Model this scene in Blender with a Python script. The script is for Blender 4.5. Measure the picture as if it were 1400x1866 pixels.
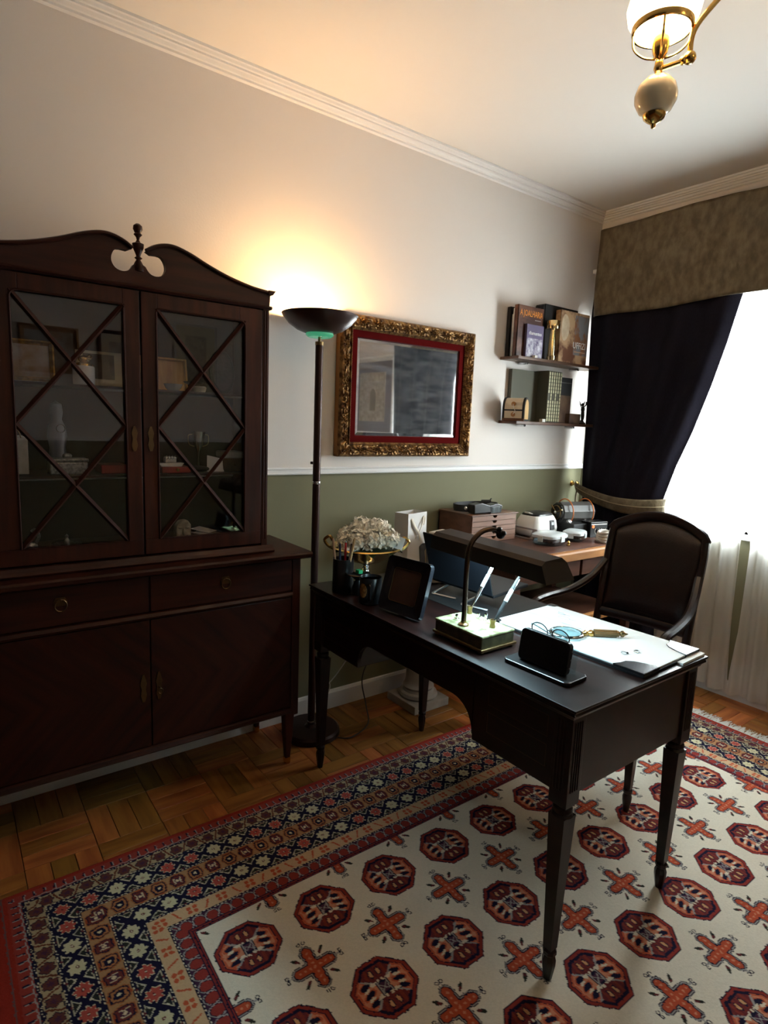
import bpy, math, random
import numpy as np
from mathutils import Matrix, Vector, Euler
random.seed(7)
PI = math.pi
SC = bpy.context.scene
for o in list(bpy.data.objects):
    bpy.data.objects.remove(o, do_unlink=True)
COL = SC.collection

# ------------------------------------------------------------------ camera
CAM = dict(f=1086.5, yaw=0.9265, pitch=0.1484, roll=0.0394, pos=(2.3752, 0.0, 1.4097))
def make_camera():
    cy, sy = math.cos(CAM['yaw']), math.sin(CAM['yaw'])
    cp, sp = math.cos(CAM['pitch']), math.sin(CAM['pitch'])
    cr, sr = math.cos(CAM['roll']), math.sin(CAM['roll'])
    fwd = Vector((-sy * cp, cy * cp, -sp)); right = Vector((cy, sy, 0)); up = right.cross(fwd)
    r2 = cr * right + sr * up; u2 = -sr * right + cr * up
    m = Matrix(((r2.x, u2.x, -fwd.x), (r2.y, u2.y, -fwd.y), (r2.z, u2.z, -fwd.z)))
    cd = bpy.data.cameras.new('camera'); co = bpy.data.objects.new('camera', cd); COL.objects.link(co)
    cd.sensor_fit = 'VERTICAL'; cd.sensor_height = 24.0; cd.lens = CAM['f'] / 1866.0 * 24.0
    cd.clip_start = 0.02; cd.clip_end = 60
    co.matrix_world = Matrix.Translation(CAM['pos']) @ m.to_4x4()
    SC.camera = co
make_camera()

# ------------------------------------------------------------------ world, daylight, exposure
W = bpy.data.worlds.new('overcast_sky'); SC.world = W; W.use_nodes = True
W.node_tree.nodes['Background'].inputs[0].default_value = (0.80, 0.92, 1.0, 1)
W.node_tree.nodes['Background'].inputs[1].default_value = 3.0
def area(name, loc, rot, sx, sy, power, col, spread=None):
    l = bpy.data.lights.new(name, 'AREA'); l.shape = 'RECTANGLE'; l.size = sx; l.size_y = sy
    l.energy = power; l.color = col
    if spread: l.spread = spread
    o = bpy.data.objects.new(name, l); COL.objects.link(o); o.location = loc; o.rotation_euler = rot
    return o
# daylight entering through the window
area('window_daylight', (1.03, 3.66, 1.62), (-PI / 2, 0, 0), 1.60, 1.5, 310, (0.86, 0.94, 1.0))
SC.view_settings.view_transform = 'Standard'; SC.view_settings.look = 'None'
SC.view_settings.gamma = 1.0; SC.view_settings.use_curve_mapping = False
SC.view_settings.exposure = 0.55

# ------------------------------------------------------------------ materials
MATS = {}
def L(c):
    return tuple(((v / 255.0) / 12.92 if v / 255.0 <= 0.04045 else ((v / 255.0 + 0.055) / 1.055) ** 2.4) for v in c)
def mat(name, col, rough=0.5, metal=0.0, col2=None, scale=(8, 8, 8), detail=4, bump=0.0, bscale=60, coat=0.0,
        emit=None, estr=0, ramp=(0.35, 0.65), trans=0.0, spec=0.5, rnd=0.0, ior=1.45, alpha=1.0, bstretch=None):
    if name in MATS: return MATS[name]
    m = bpy.data.materials.new(name); m.use_nodes = True; MATS[name] = m
    nt = m.node_tree; b = nt.nodes['Principled BSDF']
    b.inputs['Base Color'].default_value = (*col, 1); b.inputs['Roughness'].default_value = rough
    b.inputs['Metallic'].default_value = metal; b.inputs['Coat Weight'].default_value = coat
    b.inputs['Transmission Weight'].default_value = trans; b.inputs['Specular IOR Level'].default_value = spec
    b.inputs['IOR'].default_value = ior; b.inputs['Alpha'].default_value = alpha
    if emit:
        b.inputs['Emission Color'].default_value = (*emit, 1); b.inputs['Emission Strength'].default_value = estr
    tc = nt.nodes.new('ShaderNodeTexCoord')
    if col2 is not None:
        mp = nt.nodes.new('ShaderNodeMapping'); mp.inputs['Scale'].default_value = scale
        nz = nt.nodes.new('ShaderNodeTexNoise'); nz.inputs['Scale'].default_value = 1.0; nz.inputs['Detail'].default_value = detail
        cr = nt.nodes.new('ShaderNodeValToRGB')
        cr.color_ramp.elements[0].position = ramp[0]; cr.color_ramp.elements[1].position = ramp[1]
        cr.color_ramp.elements[0].color = (*col, 1); cr.color_ramp.elements[1].color = (*col2, 1)
        nt.links.new(tc.outputs['Object'], mp.inputs['Vector']); nt.links.new(mp.outputs[0], nz.inputs['Vector'])
        nt.links.new(nz.outputs['Fac'], cr.inputs['Fac'])
        out = cr.outputs['Color']
        if rnd:
            oi = nt.nodes.new('ShaderNodeObjectInfo'); hs = nt.nodes.new('ShaderNodeHueSaturation')
            ma = nt.nodes.new('ShaderNodeMath'); ma.operation = 'MULTIPLY_ADD'; ma.inputs[1].default_value = 2 * rnd; ma.inputs[2].default_value = 1 - rnd
            nt.links.new(oi.outputs['Random'], ma.inputs[0]); nt.links.new(ma.outputs[0], hs.inputs['Value'])
            m2 = nt.nodes.new('ShaderNodeMath'); m2.operation = 'MULTIPLY_ADD'; m2.inputs[1].default_value = -0.03; m2.inputs[2].default_value = 0.513
            nt.links.new(oi.outputs['Random'], m2.inputs[0]); nt.links.new(m2.outputs[0], hs.inputs['Hue'])
            va = nt.nodes.new('ShaderNodeVectorMath'); va.operation = 'MULTIPLY_ADD'; va.inputs[1].default_value = (31, 17, 9)
            nt.links.new(oi.outputs['Random'], va.inputs[0]); nt.links.new(tc.outputs['Object'], va.inputs[2]); nt.links.new(va.outputs[0], mp.inputs['Vector'])
            nt.links.new(out, hs.inputs['Color']); out = hs.outputs['Color']
        nt.links.new(out, b.inputs['Base Color'])
    if bump:
        n2 = nt.nodes.new('ShaderNodeTexNoise'); n2.inputs['Scale'].default_value = bscale; n2.inputs['Detail'].default_value = 6
        bp = nt.nodes.new('ShaderNodeBump'); bp.inputs['Strength'].default_value = bump; bp.inputs['Distance'].default_value = 0.004
        if bstretch:
            mp2 = nt.nodes.new('ShaderNodeMapping'); mp2.inputs['Scale'].default_value = bstretch
            nt.links.new(tc.outputs['Object'], mp2.inputs['Vector']); nt.links.new(mp2.outputs[0], n2.inputs['Vector'])
        else: nt.links.new(tc.outputs['Object'], n2.inputs['Vector'])
        nt.links.new(n2.outputs['Fac'], bp.inputs['Height']); nt.links.new(bp.outputs[0], b.inputs['Normal'])
    return m
def pane_mat(name, tint=(1, 1, 1), rough=0.0, ior=1.5, gl=1.0, base=0.04):
    m = bpy.data.materials.new(name); m.use_nodes = True; nt = m.node_tree; MATS[name] = m
    for n in list(nt.nodes): nt.nodes.remove(n)
    o = nt.nodes.new('ShaderNodeOutputMaterial'); mx = nt.nodes.new('ShaderNodeMixShader')
    t = nt.nodes.new('ShaderNodeBsdfTransparent'); t.inputs[0].default_value = (*tint, 1)
    g = nt.nodes.new('ShaderNodeBsdfGlossy'); g.inputs['Roughness'].default_value = rough
    fr = nt.nodes.new('ShaderNodeMath'); fr.operation = 'POWER'; fr.inputs[1].default_value = 4.0; lw = nt.nodes.new('ShaderNodeLayerWeight'); nt.links.new(lw.outputs['Facing'], fr.inputs[0])
    ma = nt.nodes.new('ShaderNodeMath'); ma.operation = 'MULTIPLY_ADD'; ma.inputs[1].default_value = gl; ma.inputs[2].default_value = base
    nt.links.new(fr.outputs[0], ma.inputs[0]); nt.links.new(ma.outputs[0], mx.inputs[0]); nt.links.new(t.outputs[0], mx.inputs[1]); nt.links.new(g.outputs[0], mx.inputs[2])
    nt.links.new(mx.outputs[0], o.inputs[0])
    return m
def sheer_mat(name, col, transp, trl=0.5):
    m = bpy.data.materials.new(name); m.use_nodes = True; nt = m.node_tree; MATS[name] = m
    for n in list(nt.nodes): nt.nodes.remove(n)
    o = nt.nodes.new('ShaderNodeOutputMaterial')
    t = nt.nodes.new('ShaderNodeBsdfTransparent'); d = nt.nodes.new('ShaderNodeBsdfDiffuse'); r = nt.nodes.new('ShaderNodeBsdfTranslucent')
    d.inputs[0].default_value = (*col, 1); r.inputs[0].default_value = (*col, 1)
    m1 = nt.nodes.new('ShaderNodeMixShader'); m1.inputs[0].default_value = trl
    m2 = nt.nodes.new('ShaderNodeMixShader'); m2.inputs[0].default_value = 1 - transp
    nt.links.new(d.outputs[0], m1.inputs[1]); nt.links.new(r.outputs[0], m1.inputs[2])
    nt.links.new(t.outputs[0], m2.inputs[1]); nt.links.new(m1.outputs[0], m2.inputs[2]); nt.links.new(m2.outputs[0], o.inputs[0])
    return m

def wall_mat():
    m = mat('wall_paint', (0.75, 0.70, 0.66), 0.75, bump=0.08, bscale=120, spec=0.3)
    nt = m.node_tree; b = nt.nodes['Principled BSDF']
    tc = nt.nodes.new('ShaderNodeNewGeometry'); sx = nt.nodes.new('ShaderNodeSeparateXYZ')
    gt = nt.nodes.new('ShaderNodeMath'); gt.operation = 'GREATER_THAN'; gt.inputs[1].default_value = 1.165
    mx = nt.nodes.new('ShaderNodeMix'); mx.data_type = 'RGBA'
    mx.inputs[6].default_value = (0.190, 0.182, 0.110, 1); mx.inputs[7].default_value = (0.75, 0.70, 0.66, 1)
    nt.links.new(tc.outputs['Position'], sx.inputs[0]); nt.links.new(sx.outputs['Z'], gt.inputs[0])
    nt.links.new(gt.outputs[0], mx.inputs[0]); nt.links.new(mx.outputs[2], b.inputs['Base Color'])
    return m
M_WALL = wall_mat()
M_CEIL = mat('ceiling_paint', (0.76, 0.74, 0.71), 0.8, spec=0.2)
M_TRIM = mat('white_trim_paint', (0.78, 0.78, 0.78), 0.45)
M_MAHOG = mat('dark_mahogany', (0.046, 0.0105, 0.0050), 0.42, col2=(0.020, 0.005, 0.0030), scale=(14, 3, 40), coat=0.03, spec=0.28, bump=0.03, bscale=90)
M_MAHOGV = mat('dark_mahogany_upright', (0.055, 0.0128, 0.0060), 0.42, col2=(0.024, 0.0062, 0.0036), scale=(30, 30, 3), coat=0.03, spec=0.28, bump=0.03, bscale=90)
M_DESK = mat('dark_desk_wood', (0.015, 0.005, 0.0042), 0.33, col2=(0.008, 0.003, 0.0027), scale=(4, 30, 30), coat=0.12, spec=0.35)
M_CHAIRW = mat('dark_chair_wood', (0.018, 0.006, 0.0048), 0.32, col2=(0.009, 0.0035, 0.003), scale=(20, 20, 5), coat=0.2)
M_LEATHER = mat('dark_brown_leather', (0.016, 0.0058, 0.005), 0.42, col2=(0.010, 0.0042, 0.004), scale=(25, 25, 25), bump=0.25, bscale=160)
M_BRASS = mat('polished_brass', (0.66, 0.42, 0.13), 0.18, 1.0)
M_OLDBRASS = mat('aged_brass', (0.28, 0.19, 0.09), 0.35, 1.0)
M_DKBRASS = mat('dark_patinated_brass', (0.13, 0.08, 0.038), 0.42, 1.0)
M_CHROME = mat('polished_steel', (0.75, 0.76, 0.78), 0.12, 1.0)
M_BLACK = mat('black_plastic', (0.008, 0.008, 0.009), 0.3)
M_BLACKM = mat('black_matte', (0.012, 0.012, 0.013), 0.6)
M_WHITE = mat('white_plastic', (0.72, 0.71, 0.68), 0.3)
M_PAPER = mat('white_paper', (0.78, 0.78, 0.77), 0.7)
M_CREAM = mat('cream_paper', (0.62, 0.55, 0.40), 0.7)
M_GLASS = pane_mat('window_glass', (0.97, 0.99, 0.98), 0.0, 1.5, 0.6)
M_CABGLASS = pane_mat('cabinet_glass', (0.93, 0.93, 0.95), 0.0, 1.5, 0.9, 0.060)
M_CLEAR = pane_mat('clear_acrylic', (0.88, 0.95, 0.96), 0.02, 1.5, 0.7, 0.06)

# ------------------------------------------------------------------ mesh building
class MB:
    def __init__(s): s.v = []; s.f = []
    def add(s, vs, fs):
        n = len(s.v); s.v += [tuple(map(float, p)) for p in vs]; s.f += [tuple(i + n for i in f) for f in fs]; return s
    def box(s, x0, x1, y0, y1, z0, z1, R=None, c=None):
        vs = [(x, y, z) for x in (x0, x1) for y in (y0, y1) for z in (z0, z1)]
        if R is not None:
            c = Vector(c or ((x0 + x1) / 2, (y0 + y1) / 2, (z0 + z1) / 2)); vs = [tuple(c + R @ (Vector(p) - c)) for p in vs]
        return s.add(vs, [(0, 1, 3, 2), (4, 6, 7, 5), (0, 4, 5, 1), (2, 3, 7, 6), (0, 2, 6, 4), (1, 5, 7, 3)])
    def cyl(s, p0, p1, r0, r1=None, n=16, caps=True):
        r1 = r0 if r1 is None else r1; p0 = Vector(p0); p1 = Vector(p1); d = (p1 - p0).normalized()
        a = d.orthogonal().normalized(); b = d.cross(a); vs = []
        for p, r in ((p0, r0), (p1, r1)):
            vs += [p + r * (math.cos(2 * PI * i / n) * a + math.sin(2 * PI * i / n) * b) for i in range(n)]
        fs = [(i, (i + 1) % n, n + (i + 1) % n, n + i) for i in range(n)]
        if caps: fs += [tuple(range(n - 1, -1, -1)), tuple(range(n, 2 * n))]
        return s.add(vs, fs)
    def lathe(s, prof, c=(0, 0, 0), n=24, sq=False, close=False, rz=0.0, axis=None):
        vs = []; fs = []; m = len(prof)
        if sq: n = 4
        for r, z in prof:
            for i in range(n):
                a = 2 * PI * i / n + (PI / 4 if sq else 0) + rz; k = r * (math.sqrt(2) if sq else 1)
                vs.append((c[0] + k * math.cos(a), c[1] + k * math.sin(a), c[2] + z))
        for j in range(m - 1):
            for i in range(n): fs.append((j * n + i, j * n + (i + 1) % n, (j + 1) * n + (i + 1) % n, (j + 1) * n + i))
        if close:
            for i in range(n): fs.append(((m - 1) * n + i, (m - 1) * n + (i + 1) % n, (i + 1) % n, i))
        else:
            if prof[0][0] > 1e-6: fs.append(tuple(range(n - 1, -1, -1)))
            if prof[-1][0] > 1e-6: fs.append(tuple(range((m - 1) * n, m * n)))
        if axis is not None:
            q = Vector((0, 0, 1)).rotation_difference(Vector(axis)); C = Vector(c); vs = [tuple(C + q @ (Vector(p) - C)) for p in vs]
        return s.add(vs, fs)
    def tube(s, pts, r, n=8, closed=False, caps=True, flat=None):
        P = [Vector(p) for p in pts]; m = len(P); R = r if isinstance(r, (list, tuple)) else [r] * m
        vs = []; fs = []; prev = None
        for i in range(m):
            if closed: t = (P[(i + 1) % m] - P[i - 1]).normalized()
            else: t = (P[min(i + 1, m - 1)] - P[max(i - 1, 0)]).normalized()
            if prev is None:
                a = t.orthogonal().normalized()
                if flat is not None:
                    fl = Vector(flat); a = (fl - t * fl.dot(t)).normalized()
            else: a = (prev - t * prev.dot(t)).normalized()
            prev = a; b = t.cross(a)
            ra, rb = R[i] if isinstance(R[i], (list, tuple)) else (R[i], R[i])
            for k in range(n):
                an = 2 * PI * k / n + PI / n
                vs.append(P[i] + ra * math.cos(an) * a + rb * math.sin(an) * b)
        for i in range(m - (0 if closed else 1)):
            j = (i + 1) % m
            for k in range(n): fs.append((i * n + k, i * n + (k + 1) % n, j * n + (k + 1) % n, j * n + k))
        if caps and not closed: fs += [tuple(range(n - 1, -1, -1)), tuple(range((m - 1) * n, m * n))]
        return s.add(vs, fs)
    def prism(s, poly, axis, a0, a1):
        n = len(poly); vs = []
        for a in (a0, a1):
            for (p, q) in poly: vs.append({'x': (a, p, q), 'y': (p, a, q), 'z': (p, q, a)}[axis])
        fs = [(i, (i + 1) % n, n + (i + 1) % n, n + i) for i in range(n)] + [tuple(range(n - 1, -1, -1)), tuple(range(n, 2 * n))]
        return s.add(vs, fs)
    def ball(s, c, r, n=16, m=10):
        rx, ry, rz = r if isinstance(r, (tuple, list)) else (r, r, r); vs = [(c[0], c[1], c[2] - rz)]; fs = []
        for j in range(1, m):
            t = -PI / 2 + PI * j / m
            for i in range(n): vs.append((c[0] + rx * math.cos(t) * math.cos(2 * PI * i / n), c[1] + ry * math.cos(t) * math.sin(2 * PI * i / n), c[2] + rz * math.sin(t)))
        vs.append((c[0], c[1], c[2] + rz)); N = len(vs) - 1
        for i in range(n):
            fs.append((0, 1 + (i + 1) % n, 1 + i)); fs.append((N, N - n + i, N - n + (i + 1) % n))
        for j in range(m - 2):
            for i in range(n):
                a = 1 + j * n; fs.append((a + i, a + (i + 1) % n, a + n + (i + 1) % n, a + n + i))
        return s.add(vs, fs)
    def grid(s, fn, nu, nv, thick=None):
        vs = [fn(i / nu, j / nv) for j in range(nv + 1) for i in range(nu + 1)]
        fs = [(j * (nu + 1) + i, j * (nu + 1) + i + 1, (j + 1) * (nu + 1) + i + 1, (j + 1) * (nu + 1) + i) for j in range(nv) for i in range(nu)]
        return s.add(vs, fs)
    def xf(s, M): s.v = [tuple(M @ Vector(p)) for p in s.v]; return s
    def build(s, name, m, parent=None, loc=None, rot=None, smooth=False, bevel=0.0, seg=2, solid=0.0, sub=0, ang=35):
        me = bpy.data.meshes.new(name); me.from_pydata(s.v, [], s.f); me.update()
        me.materials.append(m)
        if smooth:
            me.shade_smooth(); me.set_sharp_from_angle(angle=math.radians(ang))
        o = bpy.data.objects.new(name, me); COL.objects.link(o)
        if parent: o.parent = parent
        if loc: o.location = loc
        if rot: o.rotation_euler = rot
        if solid:
            md = o.modifiers.new('thick', 'SOLIDIFY'); md.thickness = solid; md.offset = 0
        if bevel:
            md = o.modifiers.new('bevel', 'BEVEL'); md.width = bevel; md.segments = seg; md.limit_method = 'ANGLE'; md.angle_limit = math.radians(40)
        if sub:
            md = o.modifiers.new('sub', 'SUBSURF'); md.levels = sub; md.render_levels = sub
        return o
def tag(o, label=None, cat=None, group=None, kind=None):
    if label: o['label'] = label
    if cat: o['category'] = cat
    if group: o['group'] = group
    if kind: o['kind'] = kind
    return o
def thing(name, label, cat, loc=(0, 0, 0), rz=0.0, group=None, rot=None):
    o = bpy.data.objects.new(name, None); o.empty_display_size = 0.05; COL.objects.link(o)
    o.location = loc; o.rotation_euler = rot or (0, 0, rz)
    return tag(o, label, cat, group)
def B(*a, **k): return MB().box(*a, **k)
def text(name, body, size, m, parent, mtx, extrude=0.0004, align='LEFT'):
    cu = bpy.data.curves.new(name, 'FONT'); cu.body = body; cu.size = size; cu.extrude = extrude; cu.align_x = align; cu.resolution_u = 2
    tmp = bpy.data.objects.new(name + '_tmp', cu); me = bpy.data.meshes.new_from_object(tmp)
    bpy.data.objects.remove(tmp); me.materials.clear(); me.materials.append(m)
    o = bpy.data.objects.new(name, me); COL.objects.link(o); o.parent = parent; o.matrix_local = mtx
    return o
def RX(a): return Matrix.Rotation(a, 3, 'X')
def RY(a): return Matrix.Rotation(a, 3, 'Y')
def RZ(a): return Matrix.Rotation(a, 3, 'Z')
def bez(p, n=12):
    """Catmull-Rom through points"""
    P = [Vector(q) for q in p]; out = []
    for i in range(len(P) - 1):
        a, b, c, d = P[max(i - 1, 0)], P[i], P[i + 1], P[min(i + 2, len(P) - 1)]
        for k in range(n):
            t = k / n
            out.append(0.5 * ((2 * b) + (c - a) * t + (2 * a - 5 * b + 4 * c - d) * t * t + (3 * b - a - 3 * c + d) * t ** 3))
    out.append(P[-1]); return out

# ================================================================== ROOM SHELL
H = 2.737; YW = 3.397; XR = 3.7; YF = -1.3
def struct(mb, name, m, parent=None, **k):
    o = mb.build(name, m, parent, **k)
    if parent is None: o['kind'] = 'structure'
    return o
struct(B(-0.12, 0, YF - 0.12, YW + 0.25, -0.05, H + 0.05), 'wall_left', M_WALL)
struct(B(XR, XR + 0.12, YF - 0.12, YW + 0.25, -0.05, H + 0.05), 'wall_right', M_WALL)
struct(B(0, XR, YF - 0.12, YF, -0.05, H + 0.05), 'wall_front', mat('bounce_cutting_brown', (0.045, 0.022, 0.013), 0.55, col2=(0.025, 0.012, 0.008), scale=(12, 12, 1.5)))  # unseen wall behind the camera, dark finish invented to cut bounce light
struct(B(-0.12, XR + 0.12, YF - 0.12, YW + 0.25, H, H + 0.1), 'ceiling', M_CEIL)
WX0, WX1, WZ0, WZ1 = 0.20, 1.85, 0.90, 2.36
wb = MB()
wb.box(0, WX0, YW, YW + 0.22, 0, H).box(WX1, XR, YW, YW + 0.22, 0, H).box(WX0, WX1, YW, YW + 0.22, 0, WZ0).box(WX0, WX1, YW, YW + 0.22, WZ1, H)
struct(wb, 'wall_back', M_WALL)
# window: outer frame, casement stiles, panes, sill
win = thing('window_1', None, None, (0.96, YW + 0.12, WZ0)); win['kind'] = 'structure'
fr = MB(); x0, x1 = WX0 - 0.96, WX1 - 0.96; h = WZ1 - WZ0
fr.box(x0, x0 + 0.05, -0.03, 0.03, 0, h).box(x1 - 0.05, x1, -0.03, 0.03, 0, h).box(x0, x1, -0.03, 0.03, 0, 0.05).box(x0, x1, -0.03, 0.03, h - 0.05, h).box(0.44, 0.50, -0.03, 0.03, 0, h)
fr.build('window_frame', M_TRIM, win, bevel=0.004)
B(x0 + 0.05, 0.44, -0.004, 0.004, 0.05, h - 0.05).build('pane', M_GLASS, win)
B(0.50, x1 - 0.05, -0.004, 0.004, 0.05, h - 0.05).build('pane', M_GLASS, win)
B(x0, x1, -0.14, -0.03, -0.03, 0.0).build('window_sill', M_TRIM, win, bevel=0.004)
# crown mouldings (stepped profile), chair rails, baseboards
def sweep(prof, a, b, axis, flip):
    """profile (distance from wall, drop from ceiling) swept along a wall"""
    mb = MB(); n = len(prof)
    for t in (a, b):
        for d, z in prof: mb.v.append((flip(d), t, z) if axis == 'y' else (t, flip(d), z))
    mb.f += [(i, (i + 1) % n, n + (i + 1) % n, n + i) for i in range(n)] + [tuple(range(n)), tuple(range(2 * n - 1, n - 1, -1))]
    return mb
cp = [(0, 0), (0.052, 0), (0.052, -0.010), (0.045, -0.012), (0.041, -0.020), (0.033, -0.022), (0.033, -0.029), (0.026, -0.031), (0.020, -0.040), (0.012, -0.042), (0.012, -0.050), (0, -0.054)]
cp = [(d, H + z) for d, z in cp]
rp = [(0, 1.165), (0.012, 1.165), (0.014, 1.170), (0.009, 1.174), (0.009, 1.186), (0.013, 1.190), (0.008, 1.196), (0, 1.197)]
bp_ = [(0, 0), (0.016, 0), (0.016, 0.080), (0.010, 0.090), (0, 0.092)]
struct(sweep(cp, YF, YW, 'y', lambda d: d), 'trim_1', M_TRIM)
struct(sweep(cp, 0, XR, 'x', lambda d: YW - d), 'trim_2', M_TRIM)
struct(sweep(cp, YF, YW, 'y', lambda d: XR - d), 'trim_3', M_TRIM)
struct(sweep(rp, YF, YW, 'y', lambda d: d), 'trim_4', M_TRIM)
struct(sweep(rp, WX1 + 0.02, XR, 'x', lambda d: YW - d), 'trim_5', M_TRIM)
struct(sweep(rp, YF, YW, 'y', lambda d: XR - d), 'trim_6', M_TRIM)
struct(sweep(bp_, YF, YW, 'y', lambda d: d), 'baseboard_left', M_TRIM)
struct(sweep(bp_, 0, XR, 'x', lambda d: YW - d), 'baseboard_back', M_TRIM)
struct(sweep(bp_, YF, YW, 'y', lambda d: XR - d), 'baseboard_right', M_TRIM)

# ---------------------------------------------------------------- parquet floor: blocks of three strips in basket weave
M_PARQ = mat('oak_parquet', (0.34, 0.135, 0.030), 0.42, col2=(0.21, 0.070, 0.017), scale=(4, 34, 20), coat=0.0, spec=0.3, rnd=0.40, bump=0.04, bscale=70)
M_PGAP = mat('parquet_joint', (0.03, 0.012, 0.006), 0.8)
floor = struct(B(-0.1, XR, YF, YW + 0.2, -0.06, -0.006), 'floor', M_PGAP)
pl = MB().box(-0.1032, 0.1032, -0.0338, 0.0338, -0.006, 0.0); plank0 = None
rest = MB(); S = 0.208
def plank(cx, cy, rz, vis):
    global plank0
    if vis:
        if plank0 is None:
            o = pl.build('plank', M_PARQ, floor, bevel=0.0012, seg=1); plank0 = o
        else:
            o = plank0.copy(); COL.objects.link(o); o.parent = floor
        o.location = (cx, cy, random.uniform(-0.0005, 0.0)); o.rotation_euler = (0, 0, rz)
    else:
        hx, hy = (0.1032, 0.0338) if rz == 0 else (0.0338, 0.1032)
        rest.box(max(cx - hx, 0.0), cx + hx, cy - hy, cy + hy, -0.006, -0.0005)
for i in range(0, 18):
    for j in range(-6, 17):
        x = 0.105 + i * S; y = 0.0 + j * S + 0.035
        if x > XR + 0.1 or y > YW + 0.05: continue
        vis = (x < 0.62 and y > -0.25) or (y > 2.93 and x < 1.75)
        for k in (-1, 0, 1):
            if (i + j) % 2: plank(x, y + k * S / 3, 0, vis)
            else: plank(x + k * S / 3, y, PI / 2, vis)
ro = rest.build('plank_field', M_PARQ, floor); ro['kind'] = 'stuff'

# ================================================================== RUG
def build_rug():
    x0, x1, y0, y1 = 0.515, 2.791, 0.070, 3.018; yk = -0.005
    st = 0.0029
    nx = int((x1 - x0) / st); ny = int((y1 - yk) / st)
    X, Y = np.meshgrid(np.linspace(x0, x1, nx + 1), np.linspace(yk, y1, ny + 1))
    rng = np.random.RandomState(3)
    jx = 0.0008 * np.sin(Y * 210 + 3 * np.sin(X * 37)) + 0.0005 * np.sin(Y * 533 + X * 91)
    jy = 0.0008 * np.sin(X * 190 + 3 * np.sin(Y * 41)) + 0.0005 * np.sin(X * 471 + Y * 77)
    U = X + jx; V = Y + jy
    red = L((134, 50, 42)); orange = L((176, 88, 60)); cream = L((206, 198, 176)); fieldc = L((214, 207, 190)); navy = L((26, 24, 48)); mar = L((98, 40, 44))
    tan = L((190, 148, 104)); grey = L((150, 148, 146)); pink = L((170, 76, 66)); dkgreen = L((44, 46, 40)); peach = L((192, 128, 98)); plum = L((74, 40, 62))
    C = np.zeros((ny + 1, nx + 1, 3)); C[:] = fieldc
    def put(m, c): C[m] = c
    # ---- field: octagonal guls and crosses on a rectangular lattice
    a = ((U - 1.063 + 0.1475) % 0.295) - 0.1475; b = ((V - 0.591 + 0.1175) % 0.235) - 0.1175
    cellid = np.floor((U - 1.063 + 0.1475) / 0.295) * 7 + np.floor((V - 0.591 + 0.1175) / 0.235) * 3
    aa, bb = np.abs(a), np.abs(b)
    oc = np.maximum(np.maximum(aa / 1.04, bb / 1.10), (aa + bb) / 1.46)
    put(oc < 0.0795, navy); put(oc < 0.0765, red)
    put(oc < 0.0690, navy); inn = oc < 0.0668
    qy = bb * 0.92 > aa       # quadrants along the length of the rug
    put(inn & qy, peach); put(inn & ~qy, mar)
    # peach quadrants: rust frame and dark slanted drops
    put(inn & qy & ((oc > 0.0615) | (np.abs(bb * 0.92 - aa) < 0.005)), orange)
    for k in (-0.024, 0.0, 0.024):
        e = ((a - k - 0.25 * (bb - 0.042)) / 0.0074) ** 2 + ((bb - 0.044) / 0.0150) ** 2
        put(inn & qy & (e < 1.9), orange); put(inn & qy & (e < 1.0), navy)
    for k in (-0.013, 0.012):
        e = ((a - k - 0.25 * (bb - 0.042)) / 0.0040) ** 2 + ((bb - 0.046) / 0.010) ** 2
        put(inn & qy & (e < 1.0), cream)
    # maroon quadrants with navy comb and cream drops
    put(inn & ~qy & (np.abs(bb * 0.92 - aa) < 0.0045), navy)
    put(inn & ~qy & (oc > 0.061), navy)
    stripe = (np.floor((b + 0.2) / 0.0085) % 2 == 0)
    put(inn & ~qy & stripe & (aa > 0.030) & (oc < 0.061), L((120, 50, 42)))
    for k in (-0.012, 0.010):
        e = ((b - k) / 0.0045) ** 2 + ((aa - 0.046) / 0.0095) ** 2
        put(inn & ~qy & (e < 1.9), navy); put(inn & ~qy & (e < 1.0), tan)
    # cream bars along the quadrant divisions, navy heart
    dg = np.abs(bb * 0.92 - aa)
    put(inn & (dg < 0.0036) & (aa > 0.016) & (aa < 0.044), grey)
    put(inn & (dg < 0.010) & (aa > 0.014) & (aa < 0.024), cream)
    put((aa < 0.020) & (bb < 0.017), navy); put((aa < 0.020) & (bb < 0.017) & (np.abs(bb - 0.012) < 0.0018), grey)
    put((aa < 0.012) & (bb < 0.010), plum); put((np.abs(aa - bb) < 0.0018) & (aa < 0.010), grey)
    put((aa > 0.018) & (aa < 0.026) & (bb < 0.010) & (bb > 0.004), cream)
    # crosses
    c = ((U - 1.2105 + 0.1475) % 0.295) - 0.1475; d = ((V - 0.7085 + 0.1175) % 0.235) - 0.1175
    ca, da = np.abs(c), np.abs(d)
    def cap(p, q, l, w): return np.hypot(np.maximum(p - l, 0), q) - w
    arm = np.minimum(cap(ca, da, 0.048, 0.0112), cap(da, ca, 0.045, 0.0112))
    put(arm < 0.0088, navy); put(arm < 0.0066, grey); put(arm < 0.0036, navy); put(arm < 0.0004, L((170, 74, 48)))
    dots = ((((d + 0.2) % 0.015) - 0.0075) ** 2 + c ** 2 < 0.0034 ** 2) | ((((c + 0.2) % 0.015) - 0.0075) ** 2 + d ** 2 < 0.0034 ** 2)
    put(dots & (arm < -0.004), peach)
    dl, dt = (ca + da) * 0.7071, (ca - da) * 0.7071
    put((((dl - 0.054) / 0.0135) ** 2 + (dt / 0.0048) ** 2) < 1, dkgreen)
    put((((dl - 0.048) / 0.006) ** 2 + (dt / 0.004) ** 2) < 1, mar)
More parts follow.
